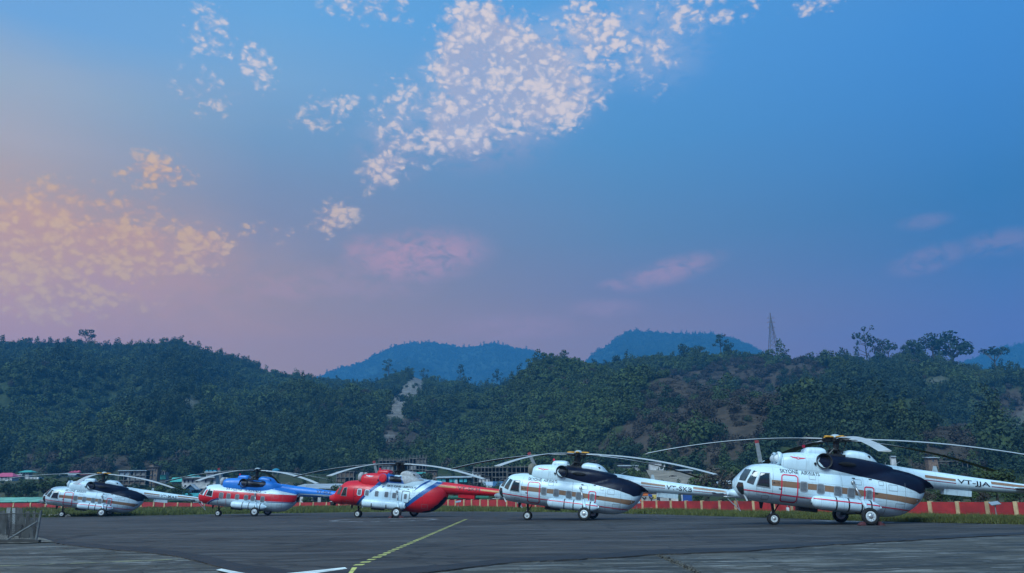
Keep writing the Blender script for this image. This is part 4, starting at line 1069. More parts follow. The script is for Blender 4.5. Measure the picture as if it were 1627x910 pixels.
    # --- tank straps and fittings
    for u in ((1.52, .9, .26, -.22) if not dol else ()):
        mb = MB(); mb.lathe([(-.035, .345), (.035, .345)], 24, 'X', (u, 1.42, .90)); mb.build('tank_strap', DARKM, root)
        if u != .9:
            mb = MB(); mb.box((u - .22, 1.10, 1.18), (u + .22, 1.36, 1.28)); mb.build('strap_fitting', WHITE, root)
    if dol:
        for u in (2.5, 1.2):
            mb = MB(); mb.box((u - .03, 1.72, .62), (u + .03, 1.79, .95)); mb.build('tank_bracket', DARKM, root)
    # --- glazing
    vd = (-.209, -.978, .02)
    def pane(name, poly, m, both=True, off=.017, frame=None, fw=.05):
        o = decal(name, [A(poly)], HB, m, root, off, .10, dirv=vd, origin_y=.9)
        if frame: stroke('frame', A(poly), fw, HB, frame, o, True, off + .006, .12, dirv=vd, origin_y=.9)
        if both:
            me = o.data.copy()
            for v in me.vertices: v.co.y = -v.co.y
            me.flip_normals(); link(bpy.data.objects.new(name, me), root)
        return o
    if not dol:
        fr = cfg.get('glaze_frame', WHITE)
        pane('side_window', [(5.20, 2.11), (4.74, 2.13), (4.71, 1.39), (5.40, 1.43)], GLASS, frame=WFRAME if kind != 'E' else WHITE, fw=.06)
        if kind != 'E': pane('quarter_window', [(5.55, 2.20), (5.31, 2.14), (5.56, 1.46), (5.90, 1.55), (5.86, 1.68)], LGLASS)
        pane('windshield', [(6.00, 2.25), (5.68, 2.23), (5.98, 1.62), (6.30, 1.64), (6.24, 1.86)] if kind != 'E' else [(6.0, 2.22), (5.50, 2.16), (5.86, 1.45), (6.30, 1.55), (6.22, 1.86)], LGLASS)
        if kind != 'E': pane('chin_window', [(6.34, 1.53), (6.10, 1.52), (6.06, 1.34), (6.02, .96), (6.14, .92), (6.34, 1.10), (6.44, 1.29)], GLASS)
    else:
        pane('side_window', [(5.58, 1.22), (5.35, 1.92), (5.05, 1.95), (5.02, 1.25)], GLASS, frame=WFRAME, fw=.05)
        pane('windshield', [(6.08, 1.28), (5.94, 1.92), (5.56, 1.97), (5.74, 1.30)], LGLASS)
    # cabin windows
    for i, (u, w, ww, hh) in enumerate(cfg['wins']):
        (u, w), = A([(u, w)])
        o = decal('cabin_window', [rr(u - ww / 2, u + ww / 2, w - hh / 2, w + hh / 2, .10)], HB, BLIND, root, .012, .16)
        stroke('frame', rr(u - ww / 2, u + ww / 2, w - hh / 2, w + hh / 2, .10), .05, HB, cfg.get('wframe', WFRAME), o, True, .017, .2)
    cfg['paint'](root, A, ALL, SKIN, HB)
    # access hatches, handles and drain holes
    SEAM = K('seam', (.20, .23, .25), .6)
    for (u, w, a, b) in ((2.6, 2.12, .34, .22), (.3, 2.10, .40, .26), (-1.5, 1.98, .46, .30), (-1.9, 1.05, .50, .34), (4.95, .88, .34, .22), (-.9, 2.15, .24, .2)):
        stroke('hatch_seam', rr(u - a / 2, u + a / 2, w - b / 2, w + b / 2, .03), .016, HB, SEAM, root, True, .013)
    for (u, w) in ((4.32, 1.38), (-.56, 1.62), (.55, 2.28), (-.30, 2.30)):
        stroke('handle', [(u, w), (u - .16, w)], .05, HB, DARKM, root, off=.024)
    # rivet seams
    for u in (3.3, 1.1, -1.15, -2.15) if kind != 'H' else (1.1,):
        stroke('panel_seam', [(u, .75), (u + .0, 2.55)] if u > -1 else [(u, .62), (u, 1.5), (u, 2.3)], .014, HB, K('seam', (.20, .23, .25), .6), root, off=.016)
    return root

RED_LINE = [(6.02, 1.17), (4.2, 1.09), (2.5, 1.05), (0, 1.02), (-2.0, .95), (-2.62, .93)]
NAVY_P = [(2.24, 3.0), (2.06, 3.32), (1.82, 3.43), (1.3, 3.405), (.68, 3.39), (.24, 3.385), (-.61, 3.14), (-.90, 3.08), (-1.46, 3.04), (-2.0, 2.98), (-2.6, 2.88), (-3.2, 2.70), (-3.65, 2.49), (-3.92, 2.28), (-4.02, 2.05), (-3.72, 2.03), (-3.2, 1.90), (-3.0, 1.84), (-2.72, 1.95),
          (-2.0, 2.13), (-1.2, 2.25), (-.4, 2.36), (.4, 2.46), (1.1, 2.56), (1.55, 2.63), (1.96, 2.72)]
def emblem(root, u, w, s, tree, m1, m2):
    decal('emblem', [[(u - .42 * s, w + .05 * s), (u - .10 * s, w + .03 * s), (u - .07 * s, w - .04 * s), (u - .30 * s, w - .01 * s)][::-1], [(u + .42 * s, w + .07 * s), (u + .10 * s, w + .03 * s), (u + .07 * s, w - .04 * s), (u + .30 * s, w + .0 * s)],
                     [(u + .10 * s * math.cos(a), w + .07 * s * math.sin(a)) for a in np.linspace(0, 6.283, 11)[:-1]]], tree, m1, root, .012, .2)
    decal('emblem', [[(u + .045 * s * math.cos(a), w + .035 * s * math.sin(a)) for a in np.linspace(0, 6.283, 9)[:-1]]], tree, m2, root, .018, .2)
def scheme_gold(reg, regw=(2.63, 2.86), door=True):
    def f(root, A, ALL, SKIN, HB):
        decal('upper_patch', [NAVY_P], SKIN, NAVY, root, .008, .10, maxlen=11)
        decal('cheat_band', [[(4.70, 1.80), (4.68, 1.50), (2.3, 1.48), (.4, 1.42), (-.6, 1.40), (-1.9, 1.34), (-2.72, 1.26), (-3.02, 1.42), (-3.12, 1.58), (-2.0, 1.62), (-.6, 1.68), (.4, 1.74), (2.3, 1.79)]], HB, TAN, root, .006, .14)
        stroke('pinstripe', RED_LINE, .055, ALL, LINE_RED, root, off=.012, cell=.12)
        if door: stroke('door_outline', rr(3.36, 4.18, .76, 2.12, .14), .055, HB, LINE_RED, root, True, .014)
        stroke('door_outline', rr(-.50, -.04, 1.18, 1.90, .10), .055, HB, LINE_RED, root, True, .020)
        stroke('door_seam', [(5.42, 1.35), (5.40, 1.0), (4.64, .95), (4.62, 2.12)], .014, HB, K('seam', (.20, .23, .25), .6), root, off=.014)
        airline('SKYONE', 'AIRWAYS', 4.24, 2.20, 2.215, 2.42, HB, root)
        lettering('MI-172', 4.63, 4.28, 1.60, 1.70, HB, BLACKP, root)
        lettering(reg, -5.10, -6.80, regw[0] - .10, regw[1] - .05, SKIN, BLACKP, root, -.02)
        for a, b in ((-3.42, -5.02), (-6.86, -9.2)):
            decal('boom_band', [[(a, 2.86), (b, 2.80), (b, 2.68), (a, 2.72)]], SKIN, TAN, root, .007, .2)
            stroke('pinstripe', [(a, 2.60), (b, 2.585)], .034, SKIN, K('boom pinstripe', (.26, .02, .045), .5), root, off=.010)
        emblem(root, 3.28, 3.06, 1.0, SKIN, LINE_RED, WHITE)
    return f
def scheme_E(root, A, ALL, SKIN, HB):
    decal('upper_patch', [A([(4.3, 2.53), (3.88, 2.57), (1.8, 2.63), (-.5, 2.66), (-1.35, 2.62), (-2.41, 2.52), (-3.3, 2.40), (-3.6, 2.50), (-4.2, 3.4), (-.5, 3.4), (2.0, 2.9), (4.2, 2.8)])], HB, BLUE, root, .007, .12)
    decal('boom_underside', [A([(-3.4, 2.39), (-3.6, 2.50), (-5.42, 2.62), (-7.4, 2.68), (-10.5, 2.72), (-10.5, 2.3), (-3.2, 1.9)])], SKIN, WHITE, root, .007, .16)
    decal('red_band', [A([(6.44, 1.10), (6.38, 1.50), (5.95, 1.44), (5.62, 1.42), (5.48, 2.00), (4.84, 2.02), (2.7, 2.09), (.57, 2.14), (-1.5, 2.22), (-3.34, 2.31), (-3.30, 1.85), (-3.15, 1.62), (-.49, 1.49), (.45, 1.51), (2.3, 1.41), (4.11, 1.32), (4.75, 1.12), (5.45, .68), (5.87, .70), (6.2, .84)])], HB, REDP, root, .009, .12, dirv=(-.09, -.99, .02), origin_y=.9)
    stroke('swoosh', A([(5.25, .62), (5.02, .85), (4.72, 1.05), (4.4, 1.18), (4.05, 1.24)]), .11, HB, DBLUE, root, off=.012)
    stroke('pinstripe', A([(-.6, 1.42), (-2.0, 1.50), (-3.10, 1.56)]), .06, HB, DBLUE, root, off=.012)
    decal('exhaust_panel', [A([(2.15, 2.72), (2.25, 3.0), (2.1, 3.3), (1.8, 3.40), (.2, 3.40), (-.12, 3.28), (-.2, 3.05), (.05, 2.78), (.7, 2.68), (1.6, 2.64)])], SKIN, NAVY, root, .012, .12)
    (u0, w0), (u1, w1) = A([(3.59, 2.19), (.10, 2.30)])
    airline('SKYONE', 'AIRWAYS', u0, u1, w0, w0 + .23, HB, root)
    (u0, w0), (u1, w1) = A([(-5.19, 2.78), (-6.64, 2.72)])
    lettering('VT-SKE', u0, u1, w0 - .04, w0 + .22, SKIN, BLACKP, root)
    stroke('door_seam', A(rr(3.4, 4.2, .72, 1.32, .05)), .02, HB, REDP, root, True, .014)
def scheme_H(root, A, ALL, SKIN, HB):
    decal('blue_stripe', [A([(4.31, .58), (3.46, 1.51), (2.69, 2.35), (2.01, 3.08), (1.74, 3.57), (1.45, 3.60), (1.50, 3.0), (1.95, 2.68), (2.54, 2.11), (3.28, 1.43), (4.06, .60)])], SKIN, DBLUE2, root, .009, .10)
    decal('blue_stripe', [A([(2.05, 2.28), (1.55, 2.74), (1.35, 2.74), (1.95, 2.22)])], HB, DBLUE2, root, .010, .12)
    decal('blue_stripe', [A([(-.81, 2.16), (-1.4, 2.72), (-2.1, 3.24), (-1.80, 3.22), (-1.22, 2.79)])], SKIN, DBLUE2, root, .009, .12)
    decal('blue_stripe', [A([(.15, .50), (-.46, .94), (-1.44, 1.74), (-2.42, 2.59), (-3.22, 3.25), (-2.62, 3.25), (-2.08, 2.76), (-1.2, 1.97), (-.32, 1.18), (.38, .62)])], SKIN, DBLUE2, root, .010, .10)
    decal('cowl_opening', [A([(1.45, 2.80), (1.50, 3.26), (.55, 3.26), (.35, 2.80)])], bvh_top(root), NAVY, root, .016, .12)
    decal('canvas_cover', [A([(.60, 3.40), (.12, 2.72), (-.55, 2.98), (-1.40, 3.12), (-1.2, 3.45)])], SKIN, CLOTH, root, .022, .10)
    decal('cowl_cover', [A([(1.15, 3.24), (1.12, 3.40), (.45, 3.40), (.72, 3.24)])], bvh_top(root), WHITE, root, .018, .12)
    (u0, w0), (u1, w1) = A([(1.59, 2.36), (-1.0, 2.42)])
    airline('SKY ONE', 'AIRWAYS', u0, u1, w0 - .02, w0 + .17, SKIN, root, w1 - w0, .47)
    (u0, w0), (u1, w1) = A([(-4.40, 2.72), (-6.30, 2.52)])
    lettering('VT-SKH', u0, u1, w0 - .04, w0 + .25, SKIN, BLACKP, root, 0)
    for a, b in (((-2.75, 2.83), (-4.25, 2.85)), ((-6.42, 2.86), (-8.6, 2.84))):
        stroke('gold_stripe', A([a, b]), .13, SKIN, GOLD, root, off=.010)
    stroke('door_outline', A(rr(-.55, .12, 1.22, 2.15, .10)), .045, HB, BLACKP, root, True, .020)
    stroke('door_seam', A(rr(3.46, 4.42, .66, 1.96, .06)), .03, HB, BLACKP, root, True, .016)
    emblem(root, 3.28, 3.12, .9, bvh_top(root), WHITE, WHITE)
def bvh_top(root):
    V = []; F = []
    for n, tab, ex in (('engine_cowling', COWL, 3.0), ('fan_housing', HUMP, 3.0)):
        v, f = loft(tab, ex); k = len(V); V += v; F += [tuple(i + k for i in g) for g in f]
    return BVHTree.FromPolygons([Vector(v) for v in V], F, epsilon=1e-6)
DBLUE2 = paint('stripe blue', (.008, .085, .30), .3)
GREYR = paint('radome grey', (.20, .25, .28), .4)
W5 = [(3.05, 1.60, .36, .48), (2.19, 1.57, .36, .48), (1.32, 1.54, .36, .48), (.64, 1.52, .36, .48), (-.27, 1.50, .28, .48)]
helis = [
    dict(kind='J', pos=(18.011, 45.06, .05), az=[190, -100, -37, 18, 97], hull=WHITE, boom=WHITE, cowl=WHITE, hub='yellow', intake='dome', wins=W5, paint=scheme_gold('VT-JJA'), tail_az=80,
         label='nearest white helicopter with navy upper patch and tan band, lettered VT-JJA'),
    dict(kind='S', pos=(5.071, 58.245, .216), az=[240, 150, 318, 28, 88], hull=WHITE, boom=WHITE, cowl=WHITE, hub='yellow', intake='olive', wins=W5, paint=scheme_gold('VT-SKB'), radome=GREYR, tail_az=78,
         label='white helicopter with navy patch and tan band lettered VT-SKB, second from the right'),
    dict(kind='H', pos=(-9.225, 71.772, .21), pitch=5.3, az=[250, 160, -44, 32, 96], hull=WHITE, boom=REDP, cowl=REDP, hump=REDP, kok=CLOTH, hub='black', intake='canvas', paint=scheme_H, exh_cover=REDP, exh_col=DBLUE2, stab=REDP, tail_az=60, wframe=WHITE,
         wins=[(3.91, 1.67, .36, .5), (3.22, 1.67, .38, .5), (2.35, 1.69, .38, .5), (1.48, 1.71, .38, .5), (.78, 1.70, .38, .5), (-.21, 1.72, .30, .46)],
         label='red, white and blue helicopter with pointed nose and red tail, middle of the row'),
    dict(kind='E', pos=(-25.181, 84.304, -.004), pitch=5.4, az=[260, 165, -42, 42, 95], hull=WHITE, boom=BLUE, cowl=BLUE, kok=BLUE, hub='cap', intake='canvas', paint=scheme_E, radome=GREYR, stab=BLUE, tail_az=70,
         wins=[(3.88, 1.57, .40, .56), (3.16, 1.60, .38, .48), (2.30, 1.60, .38, .48), (1.42, 1.62, .38, .48), (.75, 1.63, .38, .48), (-.22, 1.62, .38, .54)],
         label='helicopter with bright blue top and tail over a red band, second from the left'),
    dict(kind='M', pos=(-43.976, 91.187, -.264), az=[284, 212, -25, 62, 138], hull=WHITE, boom=WHITE, cowl=WHITE, hub='yellow', intake='dome', wins=W5, paint=scheme_gold('VT-MAE'), radome=GREYR, tail_az=70,
         label='farthest white helicopter with navy patch and tan band at the left end of the row'),
]
for c in helis: helicopter(c)

# ------------------------------------------------------------------ boundary wall
WRED = mat('wall red paint', (.36, .021, .024), .8, var=.2, scale=.6, bump=.2, col2=(.23, .014, .018))
CREAM = mat('pillar cream paint', (.52, .38, .21), .8, var=.18, scale=1.2)
px_pillar = [-290, -250, -212, -176, -140, -104, -69, -34, 0, 21, 48, 72, 98, 124, 150, 175, 200, 224, 244, 261, 282, 304, 325, 347, 369, 391, 413, 434, 455, 477, 498, 519, 539, 558, 577, 596, 614, 632, 650, 667, 684, 701, 712.7, 724.3, 737.9, 750, 763.6, 776.4, 791, 806,
             821, 838, 852, 868.6, 886, 905, 925, 944, 963, 982, 1001.5, 1022.6, 1045, 1067.8, 1091.4, 1117, 1145.5, 1171, 1199.5, 1232, 1260.7, 1293.8, 1327, 1362, 1400, 1439, 1481, 1525, 1572.7, 1618, 1668, 1722, 1780, 1840, 1905]
px_pillar = [x for x in px_pillar if x != 0]
wroot = empty('boundary_wall', wbase(820)); tag(wroot, 'long low red boundary wall with cream pillars behind the grass verge', 'wall')
W0 = wroot.location.copy()
def wpt(x, top):
    Y = float(wall_Y(x)); return at(x, float(wall_top(x) if top else wall_base(x)), Y)
for k, x in enumerate(px_pillar):
    b = wpt(x, False); t = wpt(x, True)
    tx = (wpt(x + 4, False) - wpt(x - 4, False)); tx.z = 0; tx.normalize(); ny = Vector((-tx.y, tx.x, 0))
    if ny.y > 0: ny = -ny
    def V8(c, hw, hd, z0, z1):
        return [c + tx * a * hw + ny * bb * hd + Vector((0, 0, zz)) for zz in (z0, z1) for a, bb in ((-1, -1), (1, -1), (1, 1), (-1, 1))]
    BF = [(0, 3, 2, 1), (4, 5, 6, 7), (0, 1, 5, 4), (1, 2, 6, 5), (2, 3, 7, 6), (3, 0, 4, 7)]
    c = Vector((b.x, b.y, 0)) - W0; c.z = 0
    hw = (.13 if x > 680 else .12) * random.uniform(.92, 1.08)
    mobj('pillar', V8(c, hw, .16, b.z - 1.2 - W0.z, t.z + .05 - W0.z), BF, CREAM, wroot)
    if k + 1 < len(px_pillar):
        x2 = px_pillar[k + 1]; b2 = wpt(x2, False); t2 = wpt(x2, True)
        d = Vector((b2.x - b.x, b2.y - b.y, 0)); L = d.length; d.normalize(); n = Vector((-d.y, d.x, 0))
        if n.y > 0: n = -n
        p0 = Vector((b.x, b.y, 0)) + d * (hw + .0) - W0; p1 = Vector((b2.x, b2.y, 0)) - d * .16 - W0
        p0.z = p1.z = 0
        rr_ = random.uniform(-.02, .02)
        Vp = []; F = []
        nb = 3
        for j in range(nb):                       # three horizontal precast planks to a bay, each a little proud of the next
            for (p, bz, tz) in ((p0, b.z - 1.0, t.z), (p1, b2.z - 1.0, t2.z)):
                z0 = bz + (tz - bz) * j / nb - W0.z; z1 = bz + (tz - bz) * (j + 1) / nb - .012 - W0.z
                off = .05 + .008 * (j % 2) + rr_ * .3
                Vp += [p + n * off + Vector((0, 0, z0)), p + n * off + Vector((0, 0, z1)), p - n * off + Vector((0, 0, z1)), p - n * off + Vector((0, 0, z0))]
            m0 = j * 8; F += [(m0, m0 + 4, m0 + 5, m0 + 1), (m0 + 1, m0 + 5, m0 + 6, m0 + 2), (m0 + 2, m0 + 6, m0 + 7, m0 + 3), (m0 + 3, m0 + 7, m0 + 4, m0), (m0, m0 + 1, m0 + 2, m0 + 3), (m0 + 7, m0 + 6, m0 + 5, m0 + 4)]
        mobj('wall_panel', Vp, F, WRED, wroot)

# grass tufts on the verge
gp_col = bpy.data.collections.new('grass_prototypes')
GT = leafmat('grass blades', (.060, .082, .020), (.090, .108, .030), (.130, .132, .048))
for k in range(4):
    r = np.random.RandomState(50 + k); n = 40; V = []; F = []
    for i in range(n):
        a = r.uniform(0, 6.28); d = r.uniform(0, .5); x, y = d * math.cos(a), d * math.sin(a); h = r.uniform(.10, .26); l = r.uniform(-.12, .12, 2); w = .018; t = r.uniform(0, 6.28)
        V += [(x - w * math.cos(t), y - w * math.sin(t), 0), (x + w * math.cos(t), y + w * math.sin(t), 0), (x + l[0], y + l[1], h)]; F.append((3 * i, 3 * i + 1, 3 * i + 2))
    gp_col.objects.link(bpy.data.objects.new('tuft_%d' % k, raw_mesh('tuft', V, F, GT)))
VG = np.array([[tuple(p) for p in r] for r in VERGE])
P = hill_sample(26000, VG[..., 0], VG[..., 1], VG[..., 2], 1.6, 7.2)
k1 = (np.abs(P[:, 0] / P[:, 1]) < .75) & (np.random.uniform(size=len(P)) < np.clip(45 / P[:, 1], .25, 1)); P = P[k1]
s = np.random.uniform(.7, 1.6, len(P)) * np.clip(P[:, 1] / 60, .8, 1.25)
gn_scatter('grass', P, np.stack([s, s, s * np.random.uniform(.7, 1.2, len(P))], -1), np.random.randint(0, 4, len(P)), gp_col)

# ------------------------------------------------------------------ painted markings
YEL = mat('yellow marking', (.50, .50, .14), .8, var=.25, scale=2.5)
WMK = mat('white marking', (.66, .72, .70), .8, var=.2, scale=2)
def worn(name, col, thr):
    m = mat(name, col, .85, var=.1); T = NT(m.node_tree); b = T.n['Principled BSDF']
    pos = T.new('ShaderNodeNewGeometry').outputs['Position']; f = T.noise(pos, 1.6, 5, .7)
    src = b.inputs['Base Color'].links[0].from_socket
    T.link(T.mix(T.smooth(f, thr - .08, thr + .08), (.05, .051, .056, 1), src), b.inputs['Base Color']); return m
WORNW = worn('worn white marking', (.30, .325, .34), .52); WORNY = worn('worn yellow marking', (.22, .215, .12), .52)
def flat(name, P, m, z=.004, parent=None, kind=None):
    o = mobj(name, [(p.x, p.y, z) for p in P], [tuple(range(len(P)))], m, parent)
    if kind: o['kind'] = kind
    return o
tl = bpy.data.objects.new('taxi_line', None); COL.objects.link(tl); tl['kind'] = 'structure'
lx0, ly0, lx1, ly1 = 570.65, 897.3, 741.0, 824.6
a = gp(lx0, ly0); b = gp(lx1, ly1); L = (b - a).length; d = (b - a).normalized()
step = (gp(580.5, 892.85) - a).length
n_ = Vector((-d.y, d.x, 0)); lat = Vector((1, .25, 0)).normalized()
k = 0
while k * step * .98 < L:
    c = a + d * (k * step * .98); j = random.uniform(.9, 1.1)
    hl = step * .20 * j; hw = .115 * random.uniform(.92, 1.08)
    flat('dash', [c - d * hl - lat * hw, c - d * hl + lat * hw, c + d * hl + lat * hw, c + d * hl - lat * hw], YEL, .004, tl); k += 1
flat('dash', [gp(553.5, 911), gp(560, 911), gp(567.5, 901.6), gp(559.5, 901.6)], YEL, .004, tl)
for q in ([(455, 911), (470, 915), (552, 903.5), (548, 901.3)], [(343, 905.5), (352, 903.5), (396, 912), (385, 915)]):
    flat('white_bar', [gp(*p) for p in q], WMK, .004, None, 'structure')
zc = -.026
flat('yellow_line', [gp(0, 899.6, zc), gp(0, 898.0, zc), gp(282, 887.6, zc), gp(284, 889.0, zc)], WORNY, zc, None, 'structure')
# pad circle in front of the red helicopter
ring = []; c0 = Vector((-9.75, 63.6, 0))
for i in range(49):
    t = 2 * math.pi * i / 48
    for r_ in (4.05, 3.55): ring.append((c0.x + r_ * math.cos(t), c0.y + r_ * math.sin(t), .004))
mobj('pad_circle', ring, [(2 * i, 2 * i + 1, 2 * i + 3, 2 * i + 2) for i in range(48)], WORNW)['kind'] = 'structure'
# worn edge line behind the nearest helicopter
flat('edge_line', [gp(1290, 827.6), gp(1290, 826.6), gp(1420, 829.4), gp(1420, 830.6)], WORNW, .004, None, 'structure')
# broken joint filled with gravel in the concrete
GRAV = mat('joint gravel', (.075, .073, .062), .95, var=.5, scale=9, bump=.6)
jp = [gp(1036, 880.8, zc), gp(1050, 880.4, zc), gp(1075, 889, zc), gp(1102, 900, zc), gp(1118, 912, zc), gp(1104, 912, zc), gp(1083, 902, zc), gp(1060, 890.5, zc)]
flat('joint_strip', jp, GRAV, zc, None, 'structure')
peb = MB()
for i in range(170):
    t = random.random(); u = random.random()
    p = gp(1043 + 66 * t + random.uniform(-4, 6), 881 + 29 * t, zc); r_ = random.uniform(.012, .04)
    q = Matrix.Translation(p) @ Euler((random.random() * 3, random.random() * 3, random.random() * 3)).to_matrix().to_4x4()
    peb.box((-r_, -r_ * .7, -r_ * .5), (r_, r_ * .7, r_ * .5), 0, q)
tag(peb.build('gravel', GRAV), kind='stuff')
# thin joint between concrete slabs on the left
flat('slab_joint', [gp(0, 883.6, zc), gp(0, 882.8, zc), gp(182, 875.8, zc), gp(184, 876.6, zc)], K('joint tar', (.03, .032, .03), .9), zc, None, 'structure')
flat('slab_joint', [gp(1627, 893.4, zc), gp(1627, 892.6, zc), gp(1250, 908, zc), gp(1250, 909, zc)], K('joint tar', (.03, .032, .03), .9), zc, None, 'structure')

# ------------------------------------------------------------------ chocks
CHOCK = mat('chock red', (.10, .028, .035), .8, var=.2)
def chock(heli, du, label, lat=2.25):
    hx_, hy_, yaw = heli
    nose = Vector((-math.cos(yaw), math.sin(yaw), 0)); port = Vector((-math.sin(yaw), -math.cos(yaw), 0))
    c = Vector((hx_, hy_, 0)) + port * lat + nose * du
    s = 1 if du > 0 else -1; V = []
    for y in (-.26, .26):
        for (x, z) in ((-.18 * s, .005), (.10 * s, .005), (.10 * s, .04), (-.12 * s, .18), (-.16 * s, .17)): V.append(c + port * y + nose * x + Vector((0, 0, z)))
    o = mobj('wheel_chock', V, [(0, 1, 2, 3, 4), (9, 8, 7, 6, 5), (0, 5, 6, 1), (1, 6, 7, 2), (2, 7, 8, 3), (3, 8, 9, 4), (4, 9, 5, 0)], CHOCK)
    tag(o, label, 'wheel chock', 'wheel chocks')
J, H_ = helis[0]['pos'], helis[2]['pos']
chock(J, .52, 'dull red chock in front of the near main wheel of the nearest white helicopter')
chock(J, -.50, 'dull red chock behind the near main wheel of the nearest white helicopter')
chock(H_, .52, 'red chock in front of the near main wheel of the red and blue helicopter')
chock(H_, -.50, 'red chock behind the near main wheel of the red and blue helicopter')

# ------------------------------------------------------------------ small posts on the verge
PANELM = mat('panel grey', (.22, .26, .30), .35, var=.1); POSTM = mat('galvanised post', (.30, .32, .33), .5, .5, var=.15)
def panel_post(x, ytop, ybase, Y, wpx, label, tilt=25):
    b = at(x, ybase, Y); t = at(x, ytop, Y); h = t.z - b.z; w = wpx * Y / FH
    o = empty('panel_post', b); tag(o, label, 'panel', 'small panels on posts by the wall')
    m1 = MB(); m1.tube((0, 0, -.3), (0, 0, h), .04, .035, 8); m1.build('post', POSTM, o)
    q = Matrix.Translation((0, 0, h)) @ Matrix.Rotation(R(tilt), 4, 'X') @ Matrix.Rotation(R(-8), 4, 'Y')
    m2 = MB(); m2.box((-w / 2, -w * .34, 0), (w / 2, w * .34, .05), 0, q); m2.box((-w * .08, -.08, -.14), (w * .08, .08, 0), 0, q); m2.build('panel', PANELM, o)
panel_post(1584, 800, 824, 58, 15, 'grey tilted panel on a post at the right end of the wall')
panel_post(1012, 798.5, 812, 100, 12, 'pale tilted panel on a post behind the tail of the second helicopter')
panel_post(728, 797, 806, 128, 9, 'small pale panel on a post under the red tail boom')
o = empty('marker_post', at(1252.5, 820, 72)); tag(o, 'slim post with a white box on the verge under the nearest helicopter', 'post')
m1 = MB(); m1.tube((0, 0, -.2), (0, 0, 1.0), .03, None, 6); m1.build('post', POSTM, o)
m1 = MB(); m1.box((-.11, -.09, .42), (.11, .09, .72)); m1.build('box', K('white box', (.6, .62, .62), .6), o)

# ------------------------------------------------------------------ mesh enclosure at the left edge
ENC_Y0 = 32.5
gv = [gp(-300, 846), gp(0, 847.5), gp(58, 852), gp(86, 860.5), gp(40, 862.5), gp(-300, 862)]
mobj('gravel_patch', [(p.x, p.y, .006) for p in gv], [tuple(range(6))], mat('gravel ground', (.17, .155, .13), .95, var=.45, scale=4, bump=.6))['kind'] = 'structure'
kb = MB(); p0 = gp(-300, 863.2); p1 = gp(61, 861.5)
d_ = (p1 - p0).normalized(); n_ = Vector((-d_.y, d_.x, 0))
kb.add([p0 + Vector((0, 0, -.03)), p1 + Vector((0, 0, -.03)), p1 + n_ * .16 + Vector((0, 0, -.03)), p0 + n_ * .16 + Vector((0, 0, -.03)), p0 + Vector((0, 0, .09)), p1 + Vector((0, 0, .09)), p1 + n_ * .16 + Vector((0, 0, .09)), p0 + n_ * .16 + Vector((0, 0, .09))],
       [(0, 3, 2, 1), (4, 5, 6, 7), (0, 1, 5, 4), (1, 2, 6, 5), (2, 3, 7, 6), (3, 0, 4, 7)])
kb.build('kerb', K('dark kerb', (.035, .036, .036), .9))['kind'] = 'structure'
def gpt(x, y): return gp(x, y, 0)
WIRE = mat('fence wire', (.045, .05, .052), .8, var=.15)
FPOST = mat('weathered fence post', (.13, .15, .16), .7, .2, var=.25)
ef = empty('mesh_fence', gp(57, 859)); tag(ef, 'leaning galvanised mesh fence closing the small yard at the left edge', 'fence')
E0 = ef.location.copy()
A_ = gp(57, 860) - E0; B_ = gp(-170, 861) - E0; hF = 1.14
C_ = gp(40, 851) - E0; 
fm = MB()
for nm, p, q, r0 in (('post', A_, A_ + Vector((.06, 0, 1.26)), .05), ('post', (A_ * .62 + B_ * .38), (A_ * .62 + B_ * .38) + Vector((0, 0, hF)), .035), ('post', B_, B_ + Vector((0, 0, hF)), .04),
                     ('brace', A_ + Vector((-.02, -.05, .80)), A_ + Vector((-1.20, -.12, .05)), .035), ('rail', A_ + Vector((.05, 0, 1.14)), B_ + Vector((0, 0, 1.12)), .022), ('rail', A_ + Vector((0, 0, .08)), B_ + Vector((0, 0, .08)), .018)):
    m1 = MB(); m1.tube(p, q, r0, r0, 8); m1.build(nm, FPOST if nm != 'rail' else WIRE, ef)
wv = MB(); Ld = (B_ - A_); Ln = Ld.length; dd = Ld.normalized(); sp = .105
for s_ in (1, -1):
    k = -14
    while k * sp < Ln + 1.5:
        x0 = k * sp; x1 = x0 + s_ * 1.06
        za, zb = .08, 1.14
        lo, hi = (x0, x1); t0, t1 = 0.0, 1.0
        for lim in (0, Ln):
            pass
        ts = sorted([0, 1])
        def clip(t): return x0 + (x1 - x0) * t
        if x1 != x0:
            ta, tb = sorted(((0 - x0) / (x1 - x0), (Ln - x0) / (x1 - x0))); t0 = max(0, ta); t1 = min(1, tb)
        if t1 - t0 > .03:
            wv.tube(A_ + dd * clip(t0) + Vector((0, 0, za + (zb - za) * t0)), A_ + dd * clip(t1) + Vector((0, 0, za + (zb - za) * t1)), .007, None, 3, 0, False)
        k += 1
o = wv.build('wire_mesh', WIRE, ef); o['kind'] = 'stuff'
